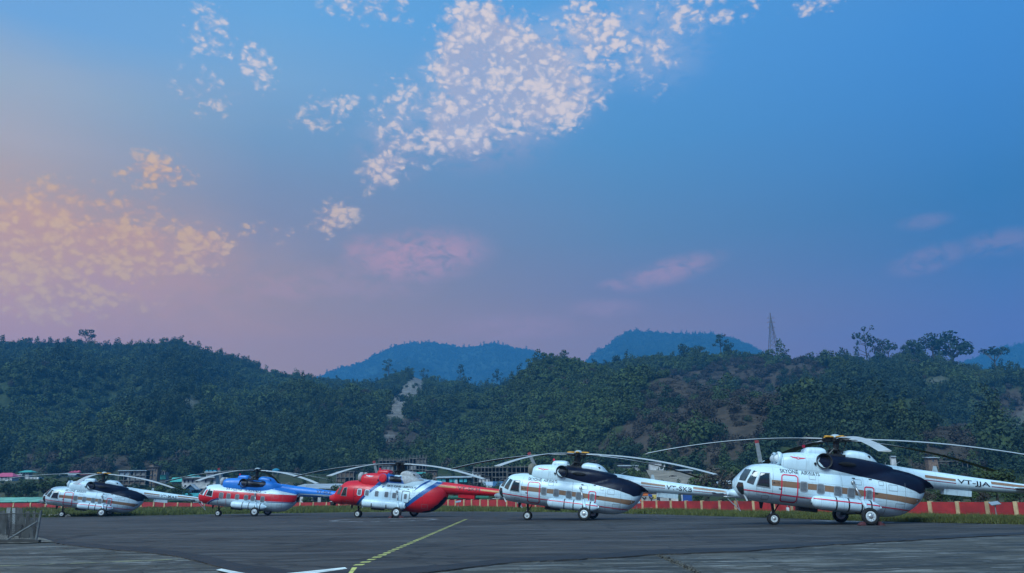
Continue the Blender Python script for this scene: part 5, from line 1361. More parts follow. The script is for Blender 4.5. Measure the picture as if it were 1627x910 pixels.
# things leaning in the yard
SHEET = mat('weathered sheet', (.15, .17, .18), .7, var=.4, scale=1.5); GREYB = mat('grey board', (.045, .048, .048), .85, var=.3, scale=2); DFR = mat('dark iron', (.02, .018, .02), .6, var=.2)
def board(x0, y0, x1, y1, wpx, m, label, name='board', cat='board', th=.03, off=0.0):
    """board standing at photograph base (x0, y0), leaning so that its top shows at (x1, y1)"""
    b = gp(x0, y0); t = at(x1, y1, b.y + .35); w = wpx * b.y / FH
    ax = Vector((1, .12 * off, 0)).normalized(); up = (t - b); n = up.cross(ax).normalized() * th
    V = [b + ax * a + n * c + up * h for h in (0, 1) for a, c in ((-w / 2, 0), (w / 2, 0), (w / 2, 1), (-w / 2, 1))]
    o = mobj(name, V, [(0, 3, 2, 1), (4, 5, 6, 7), (0, 1, 5, 4), (1, 2, 6, 5), (2, 3, 7, 6), (3, 0, 4, 7)], m); tag(o, label, cat, 'scrap leaning in the yard'); return o
board(8, 847, 14, 806, 6, SHEET, 'pale narrow sheet leaning left in the mesh yard', off=1)
board(20, 849, 23, 807, 7, SHEET, 'pale narrow sheet leaning right beside the iron grille')
board(2, 848, 3, 812, 9, GREYB, 'dark grey board at the very left edge of the yard')
board(31, 852, 31, 807, 9, GREYB, 'tall grey board standing behind the iron grille')
board(46, 854, 49, 826, 6, GREYB, 'short grey plank near the end post of the yard')
board(37, 853, 42, 826, 7, SHEET, 'short pale plank leaning under the dark frame')
board(5, 851, 6, 811, 4, GREYB, 'dark slat between the left edge board and the first pale sheet')
board(34, 854, 33, 810, 6, GREYB, 'dark board right of the iron grille standing upright')
board(55, 855, 54, 812, 4, GREYB, 'dark slat standing against the end post of the yard')
board(43, 855, 44, 812, 6, GREYB, 'tall dark board behind the open iron frame')
board(-6, 849, -4, 808, 8, GREYB, 'dark board half out of the picture at the left edge')
board(12, 850.5, 10, 815, 5, GREYB, 'thin dark board between the two pale leaning sheets')
board(26, 851, 27, 806, 5, GREYB, 'dark slat right of the pale sheet that leans right')
board(40, 855, 36, 820, 5, GREYB, 'dark plank leaning left under the open iron frame')
board(51, 856, 46, 828, 5, GREYB, 'dark plank leaning left beside the end post')
board(16.5, 851, 17.5, 812, 3.5, GREYB, 'narrow dark slat just behind the iron grille')
def grille(x0, x1, ytop, ybase, nbx, nbz, label, lean=.1):
    p = gp(x0, ybase); q = gp(x1, ybase); h = at(x0, ytop, p.y).z
    o = empty('iron_grille', p); tag(o, label, 'grille', 'scrap leaning in the yard')
    d = q - p; m1 = MB()
    def P2(a, z): return d * a + Vector((0, lean * z, z))
    for a in np.linspace(0, 1, nbx): 
        m1 = MB(); m1.tube(P2(a, .0), P2(a, h), .028 if a in (0, 1) else .014, None, 6); m1.build('bar', DFR, o)
    for z in np.linspace(.12, h, nbz):
        m1 = MB(); m1.tube(P2(0, z), P2(1, z), .022, None, 6); m1.build('cross_bar', DFR, o)
grille(13, 31, 834, 855, 3, 6, 'low black iron grille standing in front of the boards')
grille(37, 54, 808, 830, 4, 2, 'open dark iron frame near the end post of the yard', 0)
board(13.5, 806, 13.5, 802, 4, SHEET, 'x') if False else None
gp(0, 860)
# kerb stones and rubble on the verge edge behind the yard
rub = MB()
for i in range(60):
    x = random.uniform(60, 110); p = gp(x, 820.5 + random.uniform(-1.2, .8)); r_ = random.uniform(.08, .22)
    q = Matrix.Translation((p.x, p.y, .05)) @ Euler((random.random(), random.random(), random.random() * 3)).to_matrix().to_4x4()
    rub.box((-r_, -r_ * .8, -r_ * .5), (r_, r_ * .8, r_ * .5), 0, q)
tag(rub.build('rubble', K('pale rubble', (.26, .26, .24), .95, var=.3)), kind='stuff')

# ------------------------------------------------------------------ the town between the wall and the hills
CONCB = mat('raw concrete', (.15, .145, .135), .9, var=.3, scale=.8); WHITEB = mat('white plaster', (.52, .53, .54), .85, var=.18, scale=.7)
BLUEW = mat('pale blue plaster', (.33, .42, .50), .85, var=.15, scale=.7); GREYW = mat('grey plaster', (.22, .23, .24), .85, var=.25, scale=.7); BROWNW = mat('brown plaster', (.15, .11, .085), .9, var=.25, scale=.7)
PINKR = mat('pink roof sheet', (.50, .08, .16), .6, var=.15); TEALR = mat('teal roof sheet', (.05, .34, .30), .6, var=.15); GREENR = mat('green roof sheet', (.13, .36, .27), .55, var=.2, scale=.5)
TURQ = mat('turquoise sheet', (.05, .40, .46), .6, var=.2); PALER = mat('pale roof sheet', (.36, .41, .44), .5, var=.2, scale=.5); RUSTR = mat('rust roof', (.22, .09, .075), .8, var=.25); NAVYR = mat('blue gable sheet', (.025, .10, .20), .6, var=.2)
DGREEN = mat('dark green sheet', (.015, .13, .06), .7, var=.2); WINM = mat('dark window', (.02, .025, .03), .2, var=0); FRAMEM = mat('pale frame', (.4, .42, .43), .7, var=.1); DIRT = mat('cut earth', (.24, .20, .15), .95, var=.25, scale=.4)
TANKB = mat('blue water tank', (.02, .22, .34), .5, var=.1); SHADE = mat('painted shade', (.02, .022, .024), .9, var=.1)  # SHADE: walls coloured dark for the shade under roofs and in open floors
class Bld:
    """a building whose near wall shows between x0..x1, ytop..ybase in the photograph"""
    def __init__(s, name, x0, x1, ybase, label, cat='house', depth=.7, Y=None, turn=0, group='buildings of the town'):
        xm = (x0 + x1) / 2
        s.Y = Y or on_town(xm, ybase).y; s.x0, s.x1 = x0, x1; s.ybase = ybase
        a = at(x0, ybase, s.Y); b = at(x1, ybase, s.Y); s.w = b.x - a.x; s.d = s.w * depth if depth < 3 else depth
        s.o = empty(name, ((a.x + b.x) / 2, s.Y, a.z)); s.o.rotation_euler = (0, 0, turn); tag(s.o, label, cat, group)
        s.z0 = a.z
    def z(s, y): return at((s.x0 + s.x1) / 2, y, s.Y).z - s.z0
    def X(s, x): return (x - (s.x0 + s.x1) / 2) * s.Y / FH
    def box(s, name, x0, x1, yt, yb, m, y0=0, d=None, base=None):
        mb = MB(); mb.box((s.X(x0), y0, (s.z(yb) if base is None else base)), (s.X(x1), y0 + (s.d if d is None else d), s.z(yt))); return mb.build(name, m, s.o)
    def walls(s, yt, m, x0=None, x1=None): return s.box('wall', s.x0 if x0 is None else x0, s.x1 if x1 is None else x1, yt, s.ybase, m, base=-3.0)
    def roof(s, x0, x1, ye, yr, m, kind='gable', over=.5, name='roof', y0=0, d=None):
        X0, X1 = s.X(x0), s.X(x1); d = s.d if d is None else d; a, b = y0 - over, y0 + d + over; ze, zr = s.z(ye), s.z(yr); ym = (a + b) / 2; t = .12
        if kind == 'gable': T = [(X0, a, ze), (X1, a, ze), (X1, ym, zr), (X0, ym, zr), (X1, b, ze), (X0, b, ze)]; F = [(0, 1, 2, 3), (3, 2, 4, 5)]
        elif kind == 'front': xm = (X0 + X1) / 2; T = [(X0, a, ze), (xm, a, zr), (xm, b, zr), (X0, b, ze), (X1, a, ze), (X1, b, ze)]; F = [(0, 1, 2, 3), (1, 4, 5, 2)]
        elif kind == 'hip': q = (X1 - X0) * .25; T = [(X0, a, ze), (X1, a, ze), (X1 - q, ym, zr), (X0 + q, ym, zr), (X1, b, ze), (X0, b, ze)]; F = [(0, 1, 2, 3), (3, 2, 4, 5), (1, 4, 2), (5, 0, 3)]
        else: T = [(X0, a, ze), (X1, a, ze), (X1, b, zr), (X0, b, zr)]; F = [(0, 1, 2, 3)]
        n = len(T); V = T + [(x, y, z - t) for x, y, z in T]
        FF = list(F) + [tuple(i + n for i in f[::-1]) for f in F]
        from collections import Counter
        E_ = {}
        for f in F:
            for i in range(len(f)):
                e = (f[i], f[(i + 1) % len(f)]); E_[e] = 1
        for (i, j) in E_:
            if (j, i) not in E_: FF.append((j, i, i + n, j + n))
        r = mobj(name, V, FF, m, s.o)
        if kind == 'front': mobj('gable', [(X0 + .05, y0 + .02, ze - t), (X1 - .05, y0 + .02, ze - t), ((X0 + X1) / 2, y0 + .02, zr - t), (X0 + .05, y0 + .3, ze - t), (X1 - .05, y0 + .3, ze - t), ((X0 + X1) / 2, y0 + .3, zr - t)], [(0, 1, 2), (5, 4, 3), (0, 3, 4, 1), (1, 4, 5, 2), (2, 5, 3, 0)], NAVYR, s.o)
        return r
    def windows(s, xs, yt, yb, wpx, m=None, y0=0, name='window'):
        for x in xs:
            hw = wpx / 2
            o = s.box(name, x - hw, x + hw, yt, yb, FRAMEM, y0 - .10, .12)
            g = MB(); k = .82; zc_ = (s.z(yt) + s.z(yb)) / 2; hh = (s.z(yt) - s.z(yb)) / 2 * k
            g.box((s.X(x) - (s.X(x + hw) - s.X(x)) * k, y0 - .13, zc_ - hh), (s.X(x) + (s.X(x + hw) - s.X(x)) * k, y0 - .09, zc_ + hh)); g.build('pane', m or WINM, o)
def bare_frame(x0, x1, floors, ybase, ncol, label, m=CONCB, stubs=0, infill=(), depth=.6, Y=None):
    """unfinished concrete frame: slabs, columns, starter bars"""
    b = Bld('unfinished_building', x0, x1, ybase, label, 'building', depth, Y)
    ys = list(floors) + [ybase]
    for k, y in enumerate(floors): b.box('slab', x0 - .6, x1 + .6, y - .55, y + .55, m)
    xs = np.linspace(x0 + 1, x1 - 1, ncol)
    for k, y in enumerate(floors):
        yb = ys[k + 1]
        for x in xs:
            for yy in (.02, b.d - .4):
                b.box('column', x - .45, x + .45, y + .6, yb - .55 if k + 1 < len(floors) else yb, m, yy, .35, base=None if k + 1 < len(floors) else -3)
    if stubs:
        yt = floors[0] - .6
        for x in xs: 
            for yy in (.1, b.d - .5): b.box('column_stub', x - .4, x + .4, yt - stubs * random.uniform(.8, 1.1), yt, m, yy, .3)
    for (k, a, c, mm) in infill:
        yb = ys[k + 1]; b.box('infill_wall', x0 + (x1 - x0) * a + .5, x0 + (x1 - x0) * c - .5, floors[k] + .7, yb - .6, mm, .42, .2)
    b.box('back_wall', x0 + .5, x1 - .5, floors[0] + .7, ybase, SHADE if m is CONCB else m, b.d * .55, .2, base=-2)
    return b
# left edge
b = Bld('house', -10, 18.5, 764, 'white house with a bright pink roof at the far left edge'); b.walls(756.5, WHITEB); b.roof(-13, 21, 757, 750.8, PINKR, 'hip'); b.windows([2.5, 9.2, 13.5], 757.8, 761.5, 2.6)
b = Bld('house', 30, 45, 760, 'small white house with a flat teal roof above the left end trees'); b.walls(750, WHITEB); b.box('balcony', 29, 38, 753.5, 755, WHITEB, -1.5, 1.5); b.roof(29.5, 51, 750, 747, TEALR, 'hip', 1.0); b.windows([33, 37.5, 42], 751.2, 753, 2); b.windows([32], 755.5, 758.5, 2.4)
b = Bld('house', 40, 61, 761, 'low white block at the right foot of the flat teal roofed house'); b.walls(757.8, WHITEB); b.windows([46, 52, 57], 758.5, 760, 1.6)
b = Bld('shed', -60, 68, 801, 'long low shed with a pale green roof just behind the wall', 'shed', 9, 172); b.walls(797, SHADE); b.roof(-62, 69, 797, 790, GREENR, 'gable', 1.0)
for x in (-30, 22, 48): b.box('roof_seam', x - .25, x + .25, 796.6, 797.6, SHADE, -1.15, .1)
b = Bld('house', 91, 119, 757.6, 'long house with a pale blue roof above the first helicopter nose'); b.walls(754.5, BLUEW); b.roof(90.5, 121, 754.6, 751, PALER, 'gable', .6); b.windows([96, 102, 108, 114], 755.2, 756.8, 1.8)
b = Bld('house', 111, 126, 753.5, 'small house with a faded pink hipped roof between two longer roofs'); b.walls(750, GREYW); b.roof(110, 127, 750.2, 747, PINKR, 'hip', .8); b.windows([115, 121], 750.8, 752.4, 1.6)
b = Bld('house', 123, 139, 756.5, 'low house with a rusty red roof left of the first rotor hub'); b.walls(754, BROWNW); b.roof(121, 141.5, 754.2, 751.4, RUSTR, 'hip', .6); b.windows([128, 134], 754.6, 755.9, 1.4)
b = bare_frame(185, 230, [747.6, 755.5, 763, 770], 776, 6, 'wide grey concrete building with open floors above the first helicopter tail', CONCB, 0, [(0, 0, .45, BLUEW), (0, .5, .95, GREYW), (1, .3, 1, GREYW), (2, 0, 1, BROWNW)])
b.box('parapet', 185, 231, 746.9, 748, BLUEW, -.3, .3)
b = Bld('tower_house', 231, 248, 772, 'tall narrow brown tower house beside the wide open concrete building', 'building'); b.walls(742, BROWNW); b.box('roof_slab', 230, 251, 741.4, 742.2, CONCB, -.6); b.box('stair_room', 232, 239, 738, 741.4, BROWNW, 1, 6); b.windows([235, 240, 244.5], 745, 748.5, 2.2); b.windows([235, 240, 244.5], 753, 756.5, 2.2); b.windows([235, 244], 761, 764.5, 2.2)
b = Bld('house', 246, 262.5, 770, 'house with white balcony posts and teal sheeting right of the brown tower'); b.walls(750, GREYW); b.box('sheeting', 244, 263, 754.2, 761.5, TEALR, -.4, .3); b.box('roof_slab', 245, 263.5, 748, 749.3, CONCB, -1.4)
for x in (246.5, 250, 254, 258, 262): b.box('balcony_post', x - .4, x + .4, 749.3, 754.2, WHITEB, -1.2, .3)
b = Bld('house', 272, 290, 768, 'small building under a plain teal roof left of the white house'); b.walls(764, GREYW); b.roof(271, 290, 765, 758.2, TEALR, 'gable', .8); b.windows([277, 284], 764.8, 767, 2)
b = Bld('house', 288, 342, 776, 'big white two storey house with a domed teal roof and rooftop tanks'); b.walls(759.5, WHITEB); b.box('roof_slab', 287, 342, 757.6, 759.4, PALER, -1.2); b.roof(290, 307, 757.6, 753, TEALR, 'hip', 0); b.box('stair_room', 322, 334, 750.5, 757.6, WHITEB, 2, 8); b.box('roof_slab', 320.5, 341, 749, 750.4, PALER, 1)
b.windows([292.5, 298.5, 305, 312, 326, 337], 761.5, 766.5, 3); b.windows([294, 303, 330, 338], 769.5, 774, 3)
for x in (322.5, 328.5, 335):
    b.box('water_tank', x - 2.1, x + 2.1, 746.6, 749, TANKB, 2, 2)
b = Bld('house', 289, 301.5, 786, 'left and smaller of two dark blue gabled houses before the white house'); b.walls(777.5, NAVYR); b.roof(287, 302.5, 778.5, 773.2, PALER, 'front', .4); b.windows([295], 780, 784, 2.6)
b = Bld('house', 300.5, 318, 786, 'right and larger of two dark blue gabled houses before the white house'); b.walls(776, NAVYR); b.roof(299, 319, 777.5, 769, PALER, 'front', .4, 'roof', -3); b.windows([306, 313], 779, 783.5, 2.8)
b = Bld('fence_screen', 288, 320, 788.5, 'turquoise sheet screen in front of the dark blue gables', 'screen', .3); b.walls(783.3, TURQ); 
b = Bld('shed', 269, 300, 801, 'dark green sheet shed right behind the low wall', 'shed', 4, 172); b.walls(794.8, DGREEN); b.roof(268, 301, 795, 794, DGREEN, 'shed', .3)
# behind the blue and red helicopters
b = Bld('terminal_building', 458, 566, 799.5, 'long pale roofed building with white pillars behind the gap of two helicopters', 'building', 14, 178)
b.box('wall', 458, 566, 776, 799.5, GREYW, 2.4, 11, base=-3); b.roof(455, 568, 775.5, 766.5, PALER, 'shed', .6); b.box('fascia', 455, 568, 775, 777.4, BLUEW, -.5, .2)
for x in (462, 478.5, 493.5, 507, 524, 542, 560): b.box('white_pillar', x - 2.4, x + 2.4, 777.4, 799.5, WHITEB, 0, 1.0, base=-3)
b.windows([470, 486, 500, 516, 533, 551], 783, 793, 6, None, 2.4)
o = empty('water_tank', on_town(432, 757)); tag(o, 'blue green water tank on thin legs above the blue helicopter rotor', 'water tank')
zt = at(432, 745, o.location.y).z - o.location.z; zb = at(432, 749.5, o.location.y).z - o.location.z; wt = 6 * o.location.y / FH
mb = MB(); mb.lathe([(zb, wt * .94), (zb + .2, wt), (zt - .3, wt), (zt, wt * .7), (zt + .2, wt * .2)], 16, 'Z'); mb.build('tank', TANKB, o)
for a_ in (-1, 1):
    for c_ in (-1, 1): mb = MB(); mb.tube((a_ * wt * .6, c_ * wt * .6, -1), (a_ * wt * .6, c_ * wt * .6, zb), .16, None, 6); mb.build('leg', CONCB, o)
bare_frame(533, 562, [749, 758, 768], 778, 5, 'brown half built block left of the red rotor mast', CONCB, 0, [(0, .0, 1, BROWNW), (1, 0, .5, BROWNW), (2, .4, 1, GREYW)], .6, 262)
bare_frame(600, 648, [731, 739, 748, 757], 770, 9, 'wide unfinished frame with a row of column stubs behind the red rotor', CONCB, 4.2, [(1, .1, .5, GREYW), (2, .5, 1, CONCB), (3, 0, 1, GREYW)], .5, 300)
bare_frame(649, 677, [728, 737, 746, 756], 772, 6, 'taller unfinished frame with column stubs right of the red rotor', CONCB, 5.0, [(0, .4, 1, CONCB), (1, 0, .4, GREYW), (2, .6, 1, BROWNW), (3, 0, 1, GREYW)], .6, 290)
b = Bld('house', 658, 676, 762, 'small teal roofed block in front of the taller unfinished frame'); b.walls(752, BLUEW); b.roof(657, 677, 752, 749.6, TEALR, 'shed', .6); b.windows([662, 668, 673], 754, 758, 2.4)
b = Bld('house', 676, 694, 768, 'brown brick house right of the taller unfinished frame'); b.walls(748, BROWNW); b.box('roof_slab', 675, 695, 746.8, 748, CONCB, -.6); b.windows([680, 685, 690], 751, 755, 2.6); b.windows([680, 690], 759, 763, 2.6)
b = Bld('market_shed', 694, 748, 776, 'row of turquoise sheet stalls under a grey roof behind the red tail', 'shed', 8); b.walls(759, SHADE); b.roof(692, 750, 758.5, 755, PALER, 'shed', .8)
for x0_, x1_ in ((694, 701), (702, 708), (714, 719), (720.5, 727), (730, 735.5), (737, 742)): b.box('stall_front', x0_, x1_, 759.5, 766, TURQ, -.35, .3)
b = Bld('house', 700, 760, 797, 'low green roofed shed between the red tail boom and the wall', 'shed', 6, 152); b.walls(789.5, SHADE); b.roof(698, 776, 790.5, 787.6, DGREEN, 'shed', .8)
bare_frame(752, 806, [742.5, 750, 758, 766], 781, 10, 'long open concrete skeleton left of the second white helicopter cockpit', CONCB, 2.6, [(1, .0, .22, WHITEB), (2, .15, .5, WHITEB), (3, .35, .6, WHITEB), (2, .75, 1, CONCB)], .6, 214)
bare_frame(806, 862, [741.5, 751, 761], 779, 9, 'second open concrete skeleton directly behind the second white cockpit', CONCB, 3.2, [(1, .2, .7, CONCB)], .6, 222)
b = Bld('house', 750.5, 758, 772, 'narrow white stepped house at the left end of the open skeleton'); b.walls(747, WHITEB); b.box('roof_slab', 750, 759, 746, 747, CONCB, -.4); b.windows([752.6, 756], 750, 753, 1.6); b.windows([752.6, 756], 758, 761, 1.6)
b = Bld('tarpaulin_shelter', 768, 784, 776, 'shelter of pale blue tarpaulin below the open concrete skeleton', 'shelter', .8); b.box('post', 769, 769.8, 769, 776, CONCB, 0, .15, base=-2); b.box('post', 782, 782.8, 769, 776, CONCB, 0, .15, base=-2); b.roof(767, 784, 771, 765, BLUEW, 'gable', .5)
b = Bld('tarpaulin_shelter', 784, 800, 777, 'shelter of dark grey tarpaulin right of the pale blue one', 'shelter', .8); b.box('post', 785, 785.8, 769, 777, CONCB, 0, .15, base=-2); b.box('post', 798, 798.8, 769, 777, CONCB, 0, .15, base=-2); b.roof(783, 801, 772, 764.5, NAVYR, 'gable', .5)
# right of the second helicopter
b = Bld('house', 1032, 1057, 743.5, 'plain pale grey wall building on the slope between two helicopters'); b.walls(735, WHITEB); b.box('roof_slab', 1031, 1058, 734.4, 735.2, GREYW, -.3); b.windows([1052], 737.5, 740.5, 2)
b = Bld('shed', 984, 1002, 743, 'low shed with a pale sheet roof left of the plain grey wall building', 'shed'); b.walls(739.8, GREYW); b.roof(982, 1004, 740, 738.2, PALER, 'shed', .5); b.windows([988, 996], 740.6, 742.4, 1.6)
b = Bld('shed', 1006, 1018, 744.5, 'tiny white hut beside the low pale roofed shed', 'shed'); b.walls(739.5, WHITEB); b.roof(1005, 1019, 739.8, 738, PALER, 'gable', .4); b.windows([1012], 740.6, 742.4, 1.6)
b = Bld('house', 1075, 1099, 753, 'long low tan house at the top of the bare cutting'); b.walls(747, DIRT); b.roof(1072, 1101, 747.5, 745.2, PALER, 'shed', .6); b.windows([1080, 1087, 1094], 748.2, 750.6, 2)
b = Bld('shed', 1141, 1164, 775, 'grey roofed shed just left of the nearest helicopter nose', 'shed'); b.walls(768, GREYW); b.roof(1139, 1166, 768.5, 762.8, PALER, 'gable', .6); b.windows([1148, 1157], 769.5, 772.5, 2.4)
b = Bld('shed', 1151, 1161, 744, 'small pale roof among the bushes left of the nearest helicopter', 'shed'); b.walls(742.2, GREYW); b.roof(1149, 1163, 742.4, 740.6, PALER, 'gable', .4)
b = Bld('hillside_hut', 1475.5, 1490.5, 737, 'wooden hut with a railed deck on the slope above the right tail boom', 'hut', .8); b.walls(726.6, mat('hut timber', (.22, .15, .11), .85, var=.25)); b.roof(1473.5, 1493, 726.8, 725.2, PALER, 'shed', .5); b.windows([1483], 729, 733, 3)
b.box('deck', 1490, 1556, 732.4, 733.4, CONCB, 0, 3)
for x in np.linspace(1492, 1554, 9): b.box('deck_post', x - .3, x + .3, 733.4, 741, CONCB, .3, .2, base=-4)
for x in (1476, 1480, 1489): b.box('stilt', x - .4, x + .4, 737, 744, CONCB, .2, .25, base=-4)
b = Bld('hillside_hut', 1416, 1423.5, 729, 'tiny pale hut on the slope above the nearest helicopter rear', 'hut'); b.walls(725, WHITEB); b.roof(1415.5, 1424, 725.2, 724, PALER, 'gable', .3); b.windows([1420], 726, 727.6, 1.4)
# bare cutting
cut = [(1024, 744), (1048, 742), (1070, 748), (1094, 756), (1108, 768), (1100, 776), (1060, 776), (1030, 762)]
cv = [on_town(x, y) + Vector((0, -.6, .5)) for x, y in cut]
cm = MB(); c_ = sum(cv, Vector()) / len(cv)
V = cv + [c_ + Vector((0, -1.5, .6))]; mobj('earth_bank', V, [(i, (i + 1) % len(cv), len(cv)) for i in range(len(cv))], DIRT)['kind'] = 'structure'
# painted hoarding behind the wall, blue container
ORANGE = mat('orange paint', (.62, .15, .03), .7, var=.15); BLUEP = mat('container blue', (.02, .08, .30), .6, var=.15); MPALE = mat('mural pale', (.48, .46, .44), .8, var=.25, scale=.6); MYEL = mat('mural yellow', (.55, .42, .10), .8, var=.2); MBLK = mat('mural dark', (.03, .03, .04), .8, var=.1)
b = Bld('painted_hoarding', 1015, 1078, 801, 'colourful painted hoarding with an orange frame standing behind the wall', 'hoarding', .5, 112)
b.box('board', 1016, 1078, 782, 801, MPALE, 0, .3, base=-2)
b.box('orange_frame', 1014.5, 1019, 781, 801, ORANGE, -.12, .12, base=-1); b.box('orange_frame', 1019, 1043, 781, 783.4, ORANGE, -.12, .12); b.box('orange_patch', 1019, 1030, 783.4, 787, ORANGE, -.05, .05)
for i, (x0_, x1_, yt, yb, mm) in enumerate([(1031, 1034, 784, 788, BLUEP), (1034, 1037, 785.5, 789, BLUEP), (1037, 1043, 786, 792, MYEL), (1012, 1014.4, 789, 794, MYEL), (1044, 1049, 789, 795, MBLK), (1063, 1066, 789, 795, MBLK), (1066, 1070, 788, 790, MBLK), (1047, 1062, 788.4, 789.6, LINE_RED)]):
    b.box('painted_shape', x0_, x1_, yt, yb, mm, -.05 - .006 * i, .04)
for xs_ in ((1021, 1024, 1027), (1032, 1035, 1039)):
    m1 = MB()
    for k in range(2): m1.tube((b.X(xs_[k]), -.08, b.z(789 + 3 * k)), (b.X(xs_[k + 1]), -.08, b.z(792 - 3 * k)), .07, None, 5)
    m1.tube((b.X(xs_[1]), -.08, b.z(791)), (b.X(xs_[1]), -.08, b.z(796)), .07, None, 5); m1.build('painted_figure', MBLK, b.o)
b = Bld('container', 1084, 1100, 800, 'plain blue metal container beside the painted hoarding', 'container', .5, 108); b.walls(784.5, BLUEP); b.box('edge_post', 1083.4, 1085, 784, 800, WHITEB, -.08, .1, base=-1)
for x in np.linspace(1087, 1099, 6): b.box('rib', x - .3, x + .3, 785, 800, BLUEP, -.06, .06, base=-1)

# power line pylon on the right ridge
py = empty('lattice_pylon', at(1229, 556, 655)); tag(py, 'tall steel lattice pylon standing on the right ridge', 'pylon')
ph = at(1229, 497, 655).z - py.location.z; bw = 6.8 * 655 / FH; STL = mat('pylon steel', (.14, .15, .16), .6, .3, var=.1)
def leg(sx_, sy_, z): 
    t = z / ph; w = bw * (1 - .93 * min(1, t * 1.12)) if t < .86 else bw * .05
    return Vector((sx_ * w, sy_ * w, z))
for sx_ in (-1, 1):
    for sy_ in (-1, 1):
        m1 = MB(); zs = np.linspace(-1, ph, 12)
        for a_, b_ in zip(zs[:-1], zs[1:]): m1.tube(leg(sx_, sy_, a_), leg(sx_, sy_, b_), .20, None, 4)
        m1.build('leg', STL, py)
m1 = MB(); zs = np.linspace(0, ph * .9, 9)
for a_, b_ in zip(zs[:-1], zs[1:]):
    for (p_, q_) in (((-1, -1), (1, -1)), ((1, -1), (1, 1)), ((1, 1), (-1, 1)), ((-1, 1), (-1, -1))):
        m1.tube(leg(*p_, a_), leg(*q_, b_), .10, None, 3); m1.tube(leg(*q_, a_), leg(*p_, b_), .10, None, 3); m1.tube(leg(*p_, a_), leg(*q_, a_), .10, None, 3)
tag(m1.build('bracing', STL, py), kind='stuff')
for f, w in ((.60, 3.0), (.74, 3.4), (.86, 3.0)):
    m1 = MB(); m1.tube((-w, 0, ph * f), (w, 0, ph * f), .16, None, 4); m1.tube((-w, 0, ph * f), (0, 0, ph * (f + .06)), .10, None, 4); m1.tube((w, 0, ph * f), (0, 0, ph * (f + .06)), .10, None, 4); m1.build('cross_arm', STL, py)

# trees and bushes of the town
def tt(x, ytop, ybase, kind, leaf, label, width=1.0, seed=0, Y=None, cat='tree'):
    Y = Y or on_town(x, ybase).y; return tree('tree', x, ybase, ytop, Y, kind, leaf, label, 'trees and bushes between wall and hills', width, seed, cat=cat)
tt(1586, 737, 800, 'dense', LEAFL2 if 'LEAFL2' in globals() else LEAF, 'bright dark green round tree right of the nearest helicopter tail boom', 1.15, 1, 78)
tt(1140, 741, 800, 'broad', LEAFB, 'pale flowering bushy tree left of the nearest helicopter nose', 1.3, 3, 150)
tt(1116, 748, 798, 'dense', LEAF, 'mid green bush left of the pale flowering tree', 1.2, 2, 160)
tt(1152, 733, 790, 'dense', LEAFD, 'dark round tree behind the pale flowering tree', 1.1, 5, 190)
tt(1172, 738, 785, 'dense', LEAF, 'green tree whose top shows above the nearest cockpit glass', 1.0, 3, 170)
tt(1010, 742, 775, 'dense', LEAF, 'bushy tree on the slope left of the bare cutting', 1.3, 4, 185)
tt(985, 741, 778, 'dense', LEAFD, 'dark bush behind the second helicopter tail root', 1.3, 0, 190)
tt(958, 739, 780, 'broad', LEAF, 'spreading tree behind the second helicopter navy patch', 1.2, 2, 200)
tt(1215, 742, 775, 'dense', LEAFD, 'dark bush above the nearest helicopter cockpit roof', 1.3, 2, 165)
tt(676, 747, 785, 'dense', LEAFD, 'dark tree directly behind the grey cover of the red helicopter', 1.0, 6, 185)
tt(540, 768, 800, 'dense', LEAF, 'green tree beside the pillared building left of the red nose', 1.1, 7, 172)
tt(522, 776, 802, 'dense', LEAFD, 'dark bush in front of the pillared building', 1.3, 8, 170)
tt(70, 757, 796, 'broad', LEAF, 'wide green tree behind the long green roofed shed', 1.5, 4, 190)
tt(40, 763, 796, 'dense', LEAFD, 'dark tree behind the left part of the green roofed shed', 1.3, 1, 186)
tt(95, 768, 797, 'dense', LEAFD, 'dark tree above the first helicopter nose', 1.4, 3, 180)
tt(12, 766, 796, 'broad', LEAFD, 'dark spreading tree under the pink roofed house', 1.4, 5, 190)
tt(112, 760, 792, 'broad', LEAF, 'mid green tree above the cockpit roof of the first helicopter', 1.3, 6, 200)
tt(205, 770, 795, 'dense', LEAFD, 'dark bush below the wide open concrete building', 1.5, 4, 185)
tt(255, 766, 796, 'dense', LEAF, 'green bush under the teal sheeting of the balcony house', 1.2, 5, 185)
tt(280, 771, 798, 'dense', LEAFD, 'dark bush left of the dark blue gabled houses', 1.2, 6, 180)
tt(1030, 770, 800, 'dense', LEAFD, 'dark bush right above the painted hoarding', 1.3, 7, 125)
tt(1110, 782, 802, 'dense', LEAFD, 'low dark bush right of the blue container', 1.3, 9, 104)
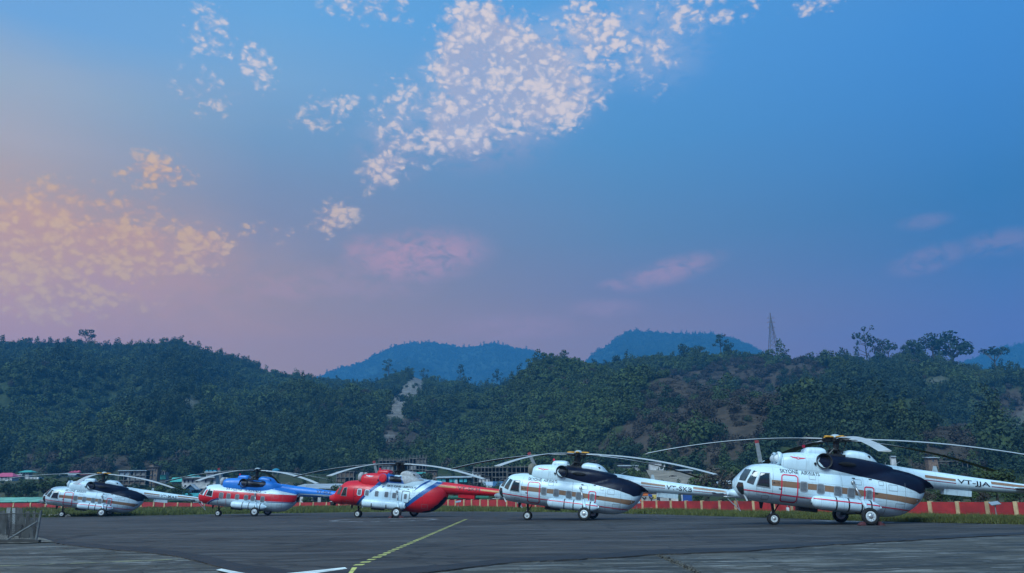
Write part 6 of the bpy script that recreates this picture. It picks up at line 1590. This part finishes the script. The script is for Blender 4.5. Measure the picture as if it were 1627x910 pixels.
LB = ['low bush behind the wall under the nearest helicopter cockpit', 'low bush behind the wall right of the nearest nose wheel', 'rounded bush behind the wall just right of the rear pod of the nearest helicopter',
      'dark bush behind the wall left of the box hanging under the right tail boom', 'light green bush behind the wall below the box under the right tail boom', 'dry brown bush behind the wall right of the hanging box', 'bush behind the wall under the registration letters on the right tail',
      'dark bush behind the wall just left of the tilted panel at right', 'pale green bush behind the wall straight above the right tilted panel', 'bush behind the wall right of the round dark green tree', 'bush behind the wall cut by the right edge of the picture', 'bush beyond the right edge of the wall view']
for i, x in enumerate([1190, 1232, 1455, 1475, 1496, 1520, 1545, 1566, 1606, 1622]):
    tt(x, 779 + 5 * noise.noise((x * .1, 0, 0)), 801, 'dense' if i % 3 else 'broad', [LEAF, LEAFD, LEAFL, LEAFB][i % 4], LB[i], 1.4, i % 5, float(wall_Y(x)) + 5 + (i % 3) * 2, 'bush')
# scrub covering the slope
TG = np.array([[tuple(town_pt(x, s)) for x in XS] for s in np.linspace(0, 1, 14)])
P = hill_sample(4200, TG[..., 0], TG[..., 1], TG[..., 2], .35, 12.9)
ppx, ppy = proj(P)
ok = (np.abs(P[:, 0] / P[:, 1]) < .8) & ~((ppx > 1010) & (ppx < 1110) & (ppy > 738) & (ppy < 778) & (np.random.uniform(size=len(P)) < .9))
ok &= np.random.uniform(size=len(P)) < np.where(ppx > 1100, .8, np.where(ppx < 880, np.where(ppy > 775, .55, .25), .6))
P = P[ok]; ppx = ppx[ok]
u = np.random.uniform(size=len(P)); cat = np.where(u < .40, 0, np.where(u < .62, 1, np.where(u < .76, 2, np.where(u < .9, 4, 3))))
idx = np.array([random.choice([IDX['mid'], IDX['dark'], IDX['light'], IDX['brush'], IDX['dry']][c]) for c in cat])
s = np.random.uniform(.5, 1.3, len(P)) * np.clip(P[:, 1] / 200, .5, 1.2)
P[:, 2] -= .2
gn_scatter('scrub', P, np.stack([s * 1.2, s * 1.2, s], -1), idx, protos)

# ------------------------------------------------------------------ air
hb = MB(); hb.box((-4600, -60, -7.5), (4600, 3900, 740))
HZM = bpy.data.materials.new('air'); HZM.use_nodes = True; T = NT(HZM.node_tree); T.n.clear()
pv = T.new('ShaderNodeVolumePrincipled'); ou = T.new('ShaderNodeOutputMaterial'); T.link(pv.outputs[0], ou.inputs['Volume'])
pv.inputs['Color'].default_value = (.10, .49, 1.0, 1); pv.inputs['Density'].default_value = .00029; pv.inputs['Anisotropy'].default_value = 0.0
tag(hb.build('haze', HZM), kind='stuff')
